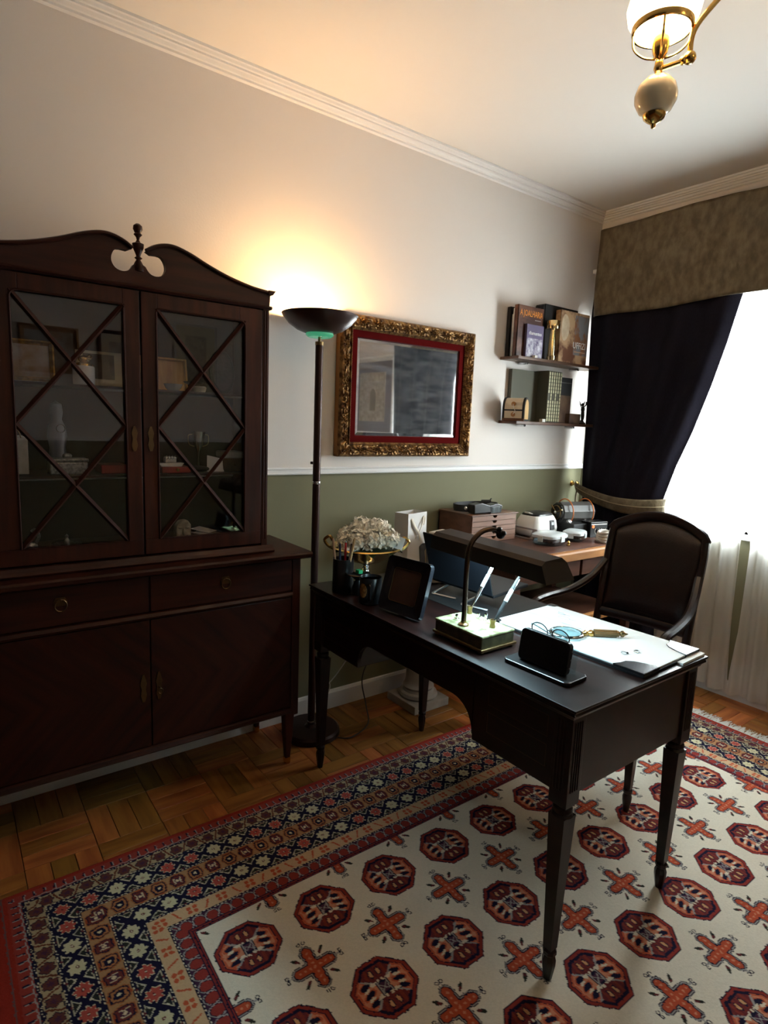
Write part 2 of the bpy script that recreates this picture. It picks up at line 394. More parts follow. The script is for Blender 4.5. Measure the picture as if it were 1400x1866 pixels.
    for (p, q) in ((ca, da), (da, ca)):
        rr = np.hypot(p - 0.078, q - 0.006); put((rr < 0.0056) & (rr > 0.0030), navy)
        put((np.abs(q - 0.0015) < 0.0013) & (p > 0.063) & (p < 0.075), grey)
    # ---- borders by distance from the rug's edge
    dl_, dr_, db_, dt_ = U - x0, x1 - U, V - y0, y1 - V
    D = np.minimum(np.minimum(dl_, dr_), np.minimum(db_, dt_))
    side = np.minimum(dl_, dr_) <= np.minimum(db_, dt_)
    s = np.where(side, V - y0, U - x0)
    Xm = np.minimum(db_, dt_) * side + np.minimum(dl_, dr_) * (~side)
    field_edge = 0.415
    put(D < field_edge + 0.006, red); put((D < field_edge + 0.0075) & (D > field_edge + 0.0045), navy)
    def band(lo, hi, col):
        m = (D >= lo) & (D < hi); C[m] = col; return m
    def ph(p, off=0.0): return ((s - off + p / 2) % p) - p / 2, np.floor((s - off + p / 2) / p).astype(int)
    put(D < 0.013, L((140, 44, 34)))
    # toothed red band
    m = band(0.013, 0.050, L((140, 56, 48))); q, k = ph(0.0265)
    put(m & (np.abs(q) < 0.0022) & (D > 0.018) & (D < 0.036), navy); put(m & (np.abs(q - 0.0035) < 0.0012) & (D > 0.018) & (D < 0.040), grey)
    put(m & (np.abs(D - 0.041 - 0.25 * np.abs(q)) < 0.0016), grey); put(m & (D > 0.0445 + 0.2 * np.abs(q)), navy)
    m = band(0.049, 0.0535, navy); put(m & (((s % 0.009) < 0.004)) & (np.abs(D - 0.051) < 0.0012), cream)
    # cream band with maroon blossoms
    m = band(0.0535, 0.100, L((160, 146, 116))); q, k = ph(0.053)
    w = D - 0.0768
    e = np.hypot(q / 1.0, w / 1.05) - 0.0022 * np.cos(6 * np.arctan2(w, q))
    put(m & (e < 0.0185), navy); put(m & (e < 0.0165), L((92, 52, 48))); put(m & (e < 0.007), plum)
    q2, k2 = ph(0.053, 0.0265); sl = np.where(k2 % 2 == 0, 1, -1)
    put(m & (np.abs(q2 - sl * w * 0.45) < 0.0030), L((96, 50, 34)))
    put(m & (np.abs(np.abs(w) - 0.021) < 0.0016) & (np.abs(q2) < 0.012), navy)
    def starband(lo, hi, off):
        m = band(lo, hi, navy); mid = (lo + hi) / 2; hw = (hi - lo) / 2; w = D - mid
        q, k = ph(0.074, off); ang = np.arctan2(w, q); r = np.hypot(q, w)
        edge = 0.0185 + 0.0036 * np.cos(8 * ang)
        starred = (k % 4) >= 2
        put(m & (r < edge + 0.0022), L((200, 192, 164)))
        put(m & (r < edge) & starred, pink); put(m & (r < edge) & ~starred, L((190, 184, 150)))
        put(m & (np.hypot(q, w / 0.7) < 0.0055), mar); put(m & (np.hypot(q, w) < 0.0022), cream)
        q2, k2 = ph(0.074, off + 0.037); tri = np.abs(q2) + (hw - np.abs(w)) * 0.95
        put(m & (tri < 0.0245) & (tri > 0.0205) & (np.abs(w) < hw - 0.003), L((196, 190, 166)))
        put(m & (tri < 0.0195) & (tri > 0.010) & (np.abs(w) < hw - 0.0065), dkgreen)
        put(m & (np.abs(np.abs(w) - (hw - 0.0045)) < 0.0012) & (np.abs(q2) < 0.022), L((170, 164, 140)))
        put(m & (tri < 0.006), mar)
    def line(lo):
        m = band(lo, lo + 0.006, navy); put(m & ((s % 0.011) < 0.006) & (np.abs(D - lo - 0.003) < 0.0013), cream)
    line(0.100); starband(0.106, 0.172, 0.283); line(0.172)
    # tan band with medallions
    m = band(0.178, 0.238, L((160, 122, 86))); w = D - 0.208; q, k = ph(0.055)
    hexa = np.maximum(np.abs(w) / 1.05, np.abs(q) * 0.95 + np.abs(w) * 0.32); odd = (k % 2 == 0)
    put(m & (hexa < 0.0245), L((150, 92, 52))); put(m & (hexa < 0.0215), navy)
    put(m & (hexa < 0.0180) & odd, L((104, 46, 44))); put(m & (hexa < 0.0180) & ~odd, L((166, 110, 70)))
    put(m & (hexa < 0.0125) & ~odd, navy); put(m & (hexa < 0.0105) & odd, plum)
    put(m & (np.hypot(q, w) < 0.0050), L((206, 190, 158))); put(m & odd & (np.abs(np.abs(q) - 0.009) < 0.0017) & (np.abs(w) < 0.012), L((196, 180, 150)))
    put(m & (np.abs(np.abs(w) - 0.0245) < 0.0025) & (np.abs(q) < 0.008), L((150, 70, 40)))
    line(0.238); starband(0.244, 0.312, 0.32); line(0.312)
    # cream band with rust dashes
    m = band(0.318, 0.362, L((190, 160, 126))); w = D - 0.340; q, k = ph(0.044); odd = (k % 2 == 0)
    sl = np.where((k // 2) % 2 == 0, 1, -1)
    put(m & ~odd & (np.abs(q - sl * w * 0.55) < 0.0030) & (np.abs(w) < 0.015), L((178, 82, 52)))
    fl = (np.hypot(np.abs(q) - 0.0085, np.abs(w) - 0.0075) < 0.0068)
    put(m & odd & fl, L((178, 82, 52))); put(m & odd & (np.abs(q) < 0.0015), L((190, 160, 126)))
    line(0.362)
    # scalloped red band
    m = band(0.368, field_edge, L((60, 36, 60))); w = D - 0.390; q, k = ph(0.037)
    r = np.maximum(np.hypot(q, w / 1.15), np.abs(w) * 0.86)
    put(m & (r < 0.0190), grey); put(m & (r < 0.0165), navy); put(m & (r < 0.0148), L((136, 52, 46)))
    put(m & (w > 0.016), L((120, 46, 42))); put(m & (np.abs(w - 0.0165) < 0.0016), navy)
    put(np.abs(D - field_edge) < 0.0022, navy)
    put(V < y0, L((140, 44, 34))); put(np.abs(V - y0) < 0.0022, L((96, 74, 72)))
    # wool: slight tone changes between knots
    C *= 0.94
    C *= (1.0 + 0.10 * (rng.rand(ny + 1, nx + 1, 1) - 0.5))
    C *= (1.0 + 0.05 * np.sin(X * 3.1 + 2 * np.sin(Y * 2.3)) * np.sin(Y * 4.3))[..., None]
    Zt = 0.0075 + 0.0010 * np.sin(X * 9 + 1.3 * np.sin(Y * 5)) * np.sin(Y * 7 + X * 2) + 0.0007 * rng.rand(ny + 1, nx + 1)
    P = np.stack([X, Y, Zt], -1).reshape(-1, 3)
    N = (nx + 1) * (ny + 1); idx = np.arange(N).reshape(ny + 1, nx + 1)
    F = np.stack([idx[:-1, :-1], idx[:-1, 1:], idx[1:, 1:], idx[1:, :-1]], -1).reshape(-1, 4)
    rim = np.concatenate([idx[0, :], idx[1:, -1], idx[-1, -2::-1], idx[-2:0:-1, 0]])
    low = P[rim].copy(); low[:, 2] = 0.0005
    P2 = np.concatenate([P, low]); nr = len(rim); a_ = np.arange(nr); b_ = (a_ + 1) % nr
    F2 = np.stack([rim[b_], rim[a_], N + a_, N + b_], -1)
    F = np.concatenate([F, F2]); Cf = np.concatenate([C.reshape(-1, 3), C.reshape(-1, 3)[rim] * 1.0])
    Cf = np.concatenate([Cf, np.ones((len(Cf), 1))], 1).astype(np.float32)
    me = bpy.data.meshes.new('oriental_rug'); me.vertices.add(len(P2)); me.vertices.foreach_set('co', P2.astype(np.float32).ravel())
    me.loops.add(F.size); me.loops.foreach_set('vertex_index', F.astype(np.int32).ravel())
    me.polygons.add(len(F)); me.polygons.foreach_set('loop_start', np.arange(0, F.size, 4, dtype=np.int32))
    me.update(calc_edges=True)
    at = me.color_attributes.new('wool', 'FLOAT_COLOR', 'POINT'); at.data.foreach_set('color', Cf.ravel())
    m = mat('rug_wool', (0.5, 0.5, 0.5), 0.95, spec=0.1, bump=0.25, bscale=420)
    nt = m.node_tree; an = nt.nodes.new('ShaderNodeAttribute'); an.attribute_name = 'wool'
    nt.links.new(an.outputs['Color'], nt.nodes['Principled BSDF'].inputs['Base Color'])
    me.materials.append(m); me.shade_smooth()
    o = bpy.data.objects.new('oriental_rug', me); COL.objects.link(o)
    tag(o, 'cream oriental rug with red octagon medallions and many patterned borders under the desk', 'rug')
    fm = MB(); r = random.Random(5)
    for ye, sg in ((y1, 1), (yk, -1)):
        x = x0 + 0.004
        while x < x1:
            l = r.uniform(0.055, 0.085); dx = r.uniform(-0.022, 0.022); w = r.uniform(0.0022, 0.0036)
            z1 = 0.004 + r.uniform(0, 0.004)
            p0 = (x, ye - sg * 0.002, 0.006); p1 = (x + dx * 0.4, ye + sg * l * 0.5, z1); p2 = (x + dx, ye + sg * l, 0.002)
            vs = []
            for (px, py, pz), ww in ((p0, w), (p1, w), (p2, w * 0.4)): vs += [(px - ww, py, pz), (px + ww, py, pz), (px, py, pz + 0.003)]
            fm.add(vs, [(0, 1, 4, 3), (3, 4, 7, 6), (1, 2, 5, 4), (4, 5, 8, 7), (2, 0, 3, 5), (5, 3, 6, 8)])
            x += r.uniform(0.0026, 0.005)
    fo = fm.build('fringe', mat('fringe_cotton', (0.62, 0.60, 0.56), 0.95), o); fo['kind'] = 'stuff'; fo['label'] = 'white cotton fringe'
build_rug()

# ================================================================== DISPLAY CABINET
def veneer(name):
    m = mat(name, (0.040, 0.011, 0.0062), 0.45, coat=0.0, spec=0.25); nt = m.node_tree; b = nt.nodes['Principled BSDF']
    tc = nt.nodes.new('ShaderNodeTexCoord'); sp = nt.nodes.new('ShaderNodeSeparateXYZ'); nt.links.new(tc.outputs['Object'], sp.inputs[0])
    ab = nt.nodes.new('ShaderNodeMath'); ab.operation = 'ABSOLUTE'; nt.links.new(sp.outputs['Z'], ab.inputs[0])
    a1 = nt.nodes.new('ShaderNodeMath'); a1.operation = 'ADD'; nt.links.new(sp.outputs['Y'], a1.inputs[0]); nt.links.new(ab.outputs[0], a1.inputs[1])
    a2 = nt.nodes.new('ShaderNodeMath'); a2.operation = 'SUBTRACT'; nt.links.new(sp.outputs['Y'], a2.inputs[0]); nt.links.new(ab.outputs[0], a2.inputs[1])
    cb = nt.nodes.new('ShaderNodeCombineXYZ'); nt.links.new(a1.outputs[0], cb.inputs[0]); nt.links.new(a2.outputs[0], cb.inputs[1])
    mp = nt.nodes.new('ShaderNodeMapping'); mp.inputs['Scale'].default_value = (22, 2.2, 1); nt.links.new(cb.outputs[0], mp.inputs['Vector'])
    nz = nt.nodes.new('ShaderNodeTexNoise'); nz.inputs['Scale'].default_value = 1.0; nz.inputs['Detail'].default_value = 5; nt.links.new(mp.outputs[0], nz.inputs['Vector'])
    cr = nt.nodes.new('ShaderNodeValToRGB'); cr.color_ramp.elements[0].position = 0.3; cr.color_ramp.elements[1].position = 0.7
    cr.color_ramp.elements[0].color = (0.046, 0.0105, 0.0048, 1); cr.color_ramp.elements[1].color = (0.014, 0.0042, 0.003, 1)
    nt.links.new(nz.outputs['Fac'], cr.inputs['Fac']); nt.links.new(cr.outputs[0], b.inputs['Base Color'])
    return m
M_VENEER = veneer('book_matched_veneer')
M_INSIDE = mat('cabinet_interior', (0.035, 0.014, 0.011), 0.5)
YC = 0.546
cab = thing('display_cabinet', 'tall dark mahogany display cabinet with glazed doors and swan-neck top against left wall', 'cabinet', (0, YC, 0))
HB = 0.578    # half width of the base
# base carcass
c = MB(); c.box(0.012, 0.335, -HB, HB, 0.235, 0.872); c.build('base_carcass', M_MAHOG, cab, bevel=0.003)
# corner posts and rails stand proud of the carcass
for sgn in (-1, 1):
    yA = sgn * HB; B(0.318, 0.347, min(yA, yA - sgn * 0.036), max(yA, yA - sgn * 0.036), 0.215, 0.872).build('corner_post', M_MAHOGV, cab, bevel=0.004)
w = MB(); w.prism([(0.0, 0.872), (0.368, 0.872), (0.382, 0.880), (0.385, 0.893), (0.378, 0.900), (0.0, 0.900)], 'y', -HB - 0.032, HB + 0.032); w.build('worktop', M_MAHOG, cab, bevel=0.002)
ml = MB(); ml.prism([(0.335, 0.716), (0.350, 0.718), (0.356, 0.727), (0.350, 0.737), (0.335, 0.739)], 'y', -HB + 0.036, HB - 0.036); ml.build('drawer_rail_moulding', M_MAHOG, cab)
ml = MB(); ml.prism([(0.30, 0.226), (0.345, 0.226), (0.354, 0.234), (0.349, 0.246), (0.335, 0.254), (0.30, 0.254)], 'y', -HB + 0.036, HB - 0.036); ml.build('plinth_moulding', M_MAHOG, cab)
for sgn in (-1, 1):
    ya, yb = sorted((sgn * 0.003, sgn * (HB - 0.038)))
    d = MB(); d.box(0.330, 0.345, ya, yb, 0.742, 0.868); d.build('drawer', M_MAHOG, cab, bevel=0.003)
    dr = cab.children[-1] if False else [o for o in cab.children if o.name.startswith('drawer') and 'moulding' not in o.name][-1]
    h = MB(); yc = sgn * 0.268
    h.prism([(yc - 0.016, 0.806), (yc + 0.016, 0.806), (yc + 0.020, 0.818), (yc + 0.013, 0.833), (yc - 0.013, 0.833), (yc - 0.020, 0.818)], 'x', 0.345, 0.348)
    h.tube([(0.352, yc + 0.017 * math.cos(t), 0.808 + 0.019 * math.sin(t)) for t in [2 * PI * i / 20 for i in range(20)]], 0.0024, 6, closed=True)
    h.ball((0.351, yc, 0.826), 0.004, 8, 6)
    h.build('ring_handle', M_DKBRASS, dr, smooth=True)
    # lower doors, veneer grain mirrored to a diamond
    ya, yb = sorted((sgn * 0.002, sgn * (HB - 0.038))); zc = 0.479
    dd = MB(); dd.box(-0.007, 0.007, ya, yb, -0.224, 0.235)
    do = dd.build('lower_door', M_VENEER, cab, loc=(0.338, 0, zc), bevel=0.002)
    e = MB(); ye = sgn * 0.026
    e.prism([(ye - 0.004, -0.055), (ye + 0.004, -0.055), (ye + 0.010, -0.03), (ye + 0.007, -0.008), (ye + 0.011, 0.012), (ye + 0.003, 0.045), (ye - 0.003, 0.045), (ye - 0.011, 0.012), (ye - 0.007, -0.008), (ye - 0.010, -0.03)], 'x', 0.007, 0.0105)
    e.build('escutcheon', M_DKBRASS, do)
kb = MB(); kb.cyl((0.0105, 0.026, -0.012), (0.026, 0.026, -0.012), 0.003, n=8); kb.tube([(0.026, 0.026 + 0.008 * math.cos(t), -0.020 + 0.009 * math.sin(t)) for t in [2 * PI * i / 14 for i in range(14)]], 0.002, 5, closed=True)
kb.build('key', M_DKBRASS, do, smooth=True)
for sx, sy in ((0.328, 1), (0.328, -1), (0.03, 1), (0.03, -1)):
    y = sy * (HB - 0.025); lg = MB(); fx = 0.0
    lg.lathe([(0.010, 0.028), (0.016, 0.13), (0.019, 0.20), (0.021, 0.236)], (sx, y * 0.975, 0), sq=True)
    lo = lg.build('leg', M_MAHOGV, cab, bevel=0.002)
    MB().lathe([(0.0075, 0.0), (0.0105, 0.006), (0.0108, 0.030)], (sx, y * 0.975, 0), sq=True).build('brass_shoe', M_BRASS, lo)
# upper case
UW = 0.452; UX = 0.302
u = MB(); u.box(0.006, UX - 0.02, -UW, -UW + 0.018, 0.928, 1.808).box(0.006, UX - 0.02, UW - 0.018, UW, 0.928, 1.808).box(0.006, UX - 0.02, -UW, UW, 1.79, 1.808).box(0.006, UX - 0.02, -UW, UW, 0.928, 0.952)
u.build('upper_carcass', M_MAHOGV, cab, bevel=0.002)
B(0.004, 0.012, -UW + 0.01, UW - 0.01, 0.93, 1.80).build('back_panel', M_INSIDE, cab)
b_ = MB(); b_.prism([(0.0, 0.900), (0.322, 0.900), (0.326, 0.908), (0.318, 0.916), (0.312, 0.928), (0.0, 0.928)], 'y', -UW - 0.022, UW + 0.022); b_.build('waist_moulding', M_MAHOG, cab, bevel=0.001)
for sgn in (-1, 1):
    ps = MB(); ya, yb = sorted((sgn * UW, sgn * (UW - 0.024))); ps.box(UX - 0.022, UX, ya, yb, 0.928, 1.806)
    for k in range(2): yy = sgn * (UW - 0.008 - 0.009 * k); ps.cyl((UX, yy, 0.95), (UX, yy, 1.795), 0.0026, n=8)
    ps.build('reeded_post', M_MAHOGV, cab, bevel=0.001)
cn = MB(); cn.prism([(0.0, 1.800), (UX + 0.006, 1.800), (UX + 0.012, 1.806), (UX + 0.006, 1.812), (0.0, 1.812)], 'y', -UW - 0.008, UW + 0.008); cn.build('frieze_moulding', M_MAHOG, cab)
for z in (1.492, 1.204):
    s = B(0.014, 0.262, -UW + 0.02, UW - 0.02, z - 0.008, z); s.build('shelf', M_CLEAR if False else M_INSIDE, cab, bevel=0.001)
# glazed doors with crossed muntins
GZ0, GZ1 = 0.985, 1.748
for sgn in (-1, 1):
    yi, yo = 0.003, UW - 0.026            # inner and outer edge of the door
    gi, go = 0.050, 0.360                 # glass
    def P(y, z): return (sgn * y, z)
    outer = [P(yi, 0.934), P(yo, 0.934), P(yo, 1.796), P(yi, 1.796)]
    r = 0.022; hole = [P(gi, GZ0), P(go, GZ0), P(go, GZ1 - r)] + [P(go - r + r * math.cos(t), GZ1 - r + r * math.sin(t)) for t in (0.3, 0.6, 0.9, 1.2, 1.5)] + [P(gi + 0.004, GZ1), P(gi, GZ1 - 0.01)]
    fm = MB()
    bands = [(P(yi, 0.934), P(gi, GZ0), P(go, GZ0), P(yo, 0.934))]
    fm.prism([P(yi, 0.934), P(yo, 0.934), P(yo, GZ0), P(yi, GZ0)], 'x', UX - 0.018, UX)
    fm.prism([P(yi, GZ0), P(gi, GZ0), P(gi, GZ1 - 0.01), P(gi + 0.004, GZ1), P(gi + 0.004, 1.796), P(yi, 1.796)], 'x', UX - 0.018, UX)
    fm.prism([P(go, GZ0), P(yo, GZ0), P(yo, 1.796), P(go - r, 1.796)] + [P(go - r + r * math.cos(t), GZ1 - r + r * math.sin(t)) for t in (1.55, 1.2, 0.9, 0.6, 0.3, 0.0)], 'x', UX - 0.018, UX)
    fm.prism([P(gi + 0.004, GZ1), P(go - r, GZ1), P(go - r, 1.796), P(gi + 0.004, 1.796)], 'x', UX - 0.018, UX)
    do = fm.build('glazed_door', M_MAHOGV, cab, bevel=0.0015)
    bd = MB(); bd.tube([(UX + 0.001, *q) for q in hole], 0.0035, 6, closed=True); bd.build('glazing_bead', mat('matt_mahogany', (0.034, 0.010, 0.006), 0.65, spec=0.15), do, smooth=True)
    ra, rb = sorted((sgn * (gi - 0.004), sgn * (go + 0.004)))
    B(UX - 0.013, UX - 0.010, ra, rb, GZ0 - 0.004, GZ1 + 0.004).build('glass_pane', M_CABGLASS, do)
    mid = (GZ0 + GZ1) / 2
    for (ya, za, yb, zb) in ((gi, GZ1, go, mid), (go, GZ1, gi, mid), (gi, mid, go, GZ0), (go, mid, gi, GZ0)):
        a = Vector((UX - 0.004, sgn * ya, za)); b2 = Vector((UX - 0.004, sgn * yb, zb))
        MB().tube([a, b2], (0.0078, 0.0078), 4, flat=(1, 0, 1)).build('muntin', mat('matt_mahogany', (0.030, 0.009, 0.006), 0.6), do)
    e = MB(); ye = sgn * 0.026; zc = 1.325
    e.prism([(ye - 0.004, zc - 0.04), (ye + 0.004, zc - 0.04), (ye + 0.010, zc - 0.02), (ye + 0.006, zc), (ye + 0.010, zc + 0.02), (ye + 0.003, zc + 0.042), (ye - 0.003, zc + 0.042), (ye - 0.010, zc + 0.02), (ye - 0.006, zc), (ye - 0.010, zc - 0.02)], 'x', UX, UX + 0.003)
    e.build('escutcheon', M_DKBRASS, do)
# swan-neck pediment
top = [(0.455, 1.858), (0.382, 1.866), (0.30, 1.884), (0.223, 1.910), (0.163, 1.935), (0.113, 1.949), (0.078, 1.948), (0.046, 1.937), (0.021, 1.921)]
und = [(0.036, 1.913), (0.066, 1.913), (0.080, 1.896), (0.083, 1.874), (0.072, 1.855), (0.052, 1.848), (0.032, 1.854), (0.019, 1.872)]
tops = [tuple(p) for p in bez([(a, b2, 0) for a, b2 in top], 4)]; unds = [tuple(p) for p in bez([(a, b2, 0) for a, b2 in und], 3)]
half = [(p[0], p[1]) for p in tops] + [(p[0], p[1]) for p in unds]
poly = [(UW, 1.812)] + half + [(0.012, 1.876), (-0.012, 1.876)] + [(-a, b2) for a, b2 in reversed(half)] + [(-UW, 1.812)]
pm = MB(); pm.prism(poly, 'x', UX - 0.022, UX + 0.002); pd = pm.build('pediment', M_MAHOG, cab)
for sgn in (-1, 1):
    t = MB(); t.tube([(UX + 0.004, sgn * p[0], p[1]) for p in tops], [(0.010, 0.0065)] * len(tops), 8, flat=(1, 0, 0)); t.build('scroll_moulding', M_MAHOG, pd, smooth=True)
    sd = MB(); ya, yb = sorted((sgn * UW, sgn * (UW - 0.018))); sd.prism([(0.01, 1.812), (UX, 1.812), (UX, 1.852), (0.01, 1.852)], 'y', ya, yb); sd.build('side_frieze', M_MAHOG, pd)
    sd = MB(); ya, yb = sorted((sgn * (UW - 0.01), sgn * (UW + 0.020))); sd.prism([(ya, 1.850), (yb - 0.012 * (sgn > 0), 1.850) if sgn > 0 else (yb, 1.850), (yb, 1.866), (ya, 1.866)], 'x', 0.01, UX + 0.016); sd.build('side_cornice', M_MAHOG, pd, bevel=0.003)
fn = MB(); fn.lathe([(0.0, 1.852), (0.017, 1.856), (0.018, 1.868), (0.012, 1.882), (0.006, 1.892), (0.012, 1.897), (0.006, 1.902), (0.008, 1.908), (0.0165, 1.928), (0.0175, 1.940), (0.008, 1.944), (0.004, 1.952), (0.006, 1.960), (0.013, 1.968), (0.009, 1.972), (0.0145, 1.984), (0.013, 1.994), (0.006, 2.000), (0.0, 2.001)], (UX - 0.008, 0, 0), 20)
fn.build('finial', M_MAHOGV, cab, smooth=True)

# ---------------------------------------------------------------- things inside the cabinet
M_GOLD = mat('gilt_gesso', (0.42, 0.25, 0.07), 0.35, 0.85, col2=(0.20, 0.11, 0.035), scale=(60, 60, 60), bump=0.4, bscale=140)
M_SILVER = mat('tarnished_silver', (0.55, 0.53, 0.50), 0.28, 1.0, col2=(0.25, 0.24, 0.23), scale=(120, 120, 120), bump=0.5, bscale=200)
M_PAINTG = mat('oil_painting', (0.30, 0.19, 0.10), 0.45, col2=(0.42, 0.40, 0.40), scale=(9, 9, 9), detail=6, ramp=(0.42, 0.58))
M_CERAM = mat('white_ceramic', (0.62, 0.60, 0.56), 0.2)
M_TERRA = mat('carved_bone', (0.55, 0.48, 0.36), 0.6, col2=(0.30, 0.24, 0.17), scale=(40, 40, 40))
M_REDBOX = mat('red_leatherette', (0.35, 0.03, 0.02), 0.4)
M_CLOTHW = mat('white_linen', (0.60, 0.58, 0.55), 0.9, col2=(0.48, 0.46, 0.43), scale=(30, 30, 30), bump=0.2)
S1, S2, S0 = 1.492, 1.204, 0.952
def framed(name, label, cat, loc, rot, w, h, fw, fm, pm, depth=0.02, group=None, mat_w=0.0, mm=None):
    """picture frame standing in its local xz-plane, front towards -y, bottom centre at origin"""
    t = thing(name, label, cat, loc, rot=rot, group=group)
    f = MB(); pr = [(0, 0), (0, -depth), (fw * 0.35, -depth * 1.15), (fw * 0.7, -depth * 0.75), (fw, -depth * 0.55), (fw, 0)]
    cs = [(-w / 2, 0, 1, 1), (w / 2, 0, -1, 1), (w / 2, h, -1, -1), (-w / 2, h, 1, -1)]
    vs = []
    for cx, cz, dx, dz in cs:
        for a, b in pr: vs.append((cx + dx * a, b, cz + dz * a))
    n = len(pr); fs = []
    for i in range(4):
        for k in range(n): fs.append((i * n + k, i * n + (k + 1) % n, ((i + 1) % 4) * n + (k + 1) % n, ((i + 1) % 4) * n + k))
    f.add(vs, fs).build('frame', fm, t)
    if mat_w:
        B(-w / 2 + fw * 0.8, w / 2 - fw * 0.8, -depth * 0.5, -depth * 0.3, fw * 0.8, h - fw * 0.8).build('mount', mm, t)
        B(-w / 2 + fw + mat_w, w / 2 - fw - mat_w, -depth * 0.55, -depth * 0.45, fw + mat_w, h - fw - mat_w).build('picture', pm, t)
    else: B(-w / 2 + fw * 0.8, w / 2 - fw * 0.8, -depth * 0.5, -depth * 0.3, fw * 0.8, h - fw * 0.8).build('picture', pm, t)
    B(-w / 2 + 0.004, w / 2 - 0.004, -depth * 0.3, 0.0, 0.004, h - 0.004).build('backing', M_BLACKM, t)
    return t
framed('picture_frame', 'small gilt framed painting on the upper shelf of the glazed cabinet', 'picture frame', (0.205, 0.246, S1 + 0.002), (math.radians(-5), 0, PI / 2), 0.125, 0.125, 0.014, M_GOLD, M_PAINTG, 0.014)
t = thing('lidded_jar', 'white ceramic jar with brass animal lid on the upper cabinet shelf', 'jar', (0.19, 0.395, S1))
MB().lathe([(0.030, 0), (0.033, 0.004), (0.033, 0.058), (0.031, 0.062), (0.026, 0.062)], n=28).build('body', M_CERAM, t, smooth=True)
k = MB(); k.lathe([(0.030, 0.062), (0.029, 0.068), (0.012, 0.074), (0.0, 0.075)], n=24).ball((0, 0.002, 0.084), (0.012, 0.018, 0.012), 12, 8).ball((0.004, 0.018, 0.092), (0.008, 0.008, 0.009), 10, 6)
k.build('lid', M_BRASS, t, smooth=True)
t = thing('standing_card', 'dark print in a cream mount leaning at the back of the upper cabinet shelf', 'picture', (0.03, 0.475, S1), rot=(0, math.radians(-4), 0))
B(0, 0.004, -0.075, 0.075, 0, 0.128).build('mount', M_CREAM, t); B(0.004, 0.005, -0.052, 0.050, 0.032, 0.118).build('print', mat('dark_print', (0.10, 0.08, 0.07), 0.6, col2=(0.22, 0.18, 0.14), scale=(14, 14, 14)), t)
M_WARMBOX = mat('honey_wood', (0.78, 0.42, 0.11), 0.4, col2=(0.62, 0.30, 0.07), scale=(10, 60, 10))
t = thing('wooden_tray', 'honey coloured wooden tray standing on edge on the upper cabinet shelf', 'tray', (0.06, 0.69, S1), rot=(0, math.radians(-10), 0))
B(0, 0.006, -0.085, 0.085, 0, 0.125).build('panel', M_WARMBOX, t); rr = MB(); rr.box(0.006, 0.02, -0.085, 0.085, 0, 0.008).box(0.006, 0.02, -0.085, 0.085, 0.117, 0.125).box(0.006, 0.02, -0.085, -0.077, 0, 0.125).box(0.006, 0.02, 0.077, 0.085, 0, 0.125); rr.build('rim', M_WARMBOX, t, bevel=0.002)
t = thing('footed_dish', 'small cream footed dish with dark plate on the upper cabinet shelf', 'dish', (0.20, 0.765, S1))
MB().lathe([(0.018, 0), (0.022, 0.008), (0.024, 0.018), (0.020, 0.022), (0.012, 0.022)], (0, 0.010, 0), 20).build('bowl', M_CERAM, t, smooth=True)
MB().lathe([(0.006, 0.022), (0.030, 0.030), (0.036, 0.036), (0.034, 0.037), (0.006, 0.027)], (0, -0.012, 0), 24).build('plate', M_BLACKM, t, smooth=True)
o = MB().lathe([(0.016, 0), (0.026, 0.010), (0.032, 0.024), (0.030, 0.024), (0.022, 0.010), (0.0, 0.005)], (0, 0, 0), 24).build('small_bowl', M_CERAM, loc=(0.20, 0.680, S1), smooth=True); tag(o, 'small white bowl in front of the honey wooden tray in cabinet', 'bowl')
t = thing('oval_plaque', 'dark oval plaque leaning in the right corner of the upper cabinet shelf', 'plaque', (0.06, 0.915, S1), rot=(0, math.radians(-6), 0))
pv = [(0.052 * math.cos(2 * PI * i / 28), 0.088 + 0.088 * math.sin(2 * PI * i / 28)) for i in range(28)]
MB().prism(pv, 'x', 0, 0.010).build('plaque_body', M_BLACKM, t, bevel=0.003)
MB().prism([(p * 0.8, 0.088 + (q - 0.088) * 0.8) for p, q in pv], 'x', 0.010, 0.012).build('plaque_centre', mat('plaque_relief', (0.06, 0.045, 0.04), 0.4, col2=(0.02, 0.016, 0.015), scale=(40, 40, 40), bump=0.4), t)
# middle shelf
t = thing('paper_bag', 'white paper gift bag at the left of the middle cabinet shelf', 'bag', (0.17, 0.192, S2))
MB().prism([(-0.045, 0), (0.036, 0), (0.036, 0.115), (0.020, 0.122), (-0.045, 0.118)], 'x', -0.02, 0.02).build('bag_body', M_CLOTHW, t, bevel=0.003)
MB().tube(bez([(0.021, -0.02, 0.115), (0.024, -0.012, 0.14), (0.024, 0.008, 0.14), (0.021, 0.018, 0.115)], 5), 0.002, 5).build('handle', M_OLDBRASS, t)
t = thing('ornate_silver_box', 'ornate tarnished silver box on the middle cabinet shelf', 'box', (0.19, 0.337, S2))
MB().box(-0.035, 0.035, -0.055, 0.055, 0.0, 0.04).build('box_body', M_SILVER, t, bevel=0.004); MB().box(-0.037, 0.037, -0.058, 0.058, 0.041, 0.052).ball((0, 0, 0.058), (0.012, 0.016, 0.01), 10, 6).build('lid', M_SILVER, t, bevel=0.003)
for sx in (-1, 1):
    for sy in (-1, 1): MB().ball((sx * 0.03, sy * 0.05, 0.004), 0.006, 8, 6).build('foot', M_SILVER, t)
t = thing('glass_figurine', 'tall frosted glass figurine with wire ring behind the silver box', 'figurine', (0.11, 0.322, S2))
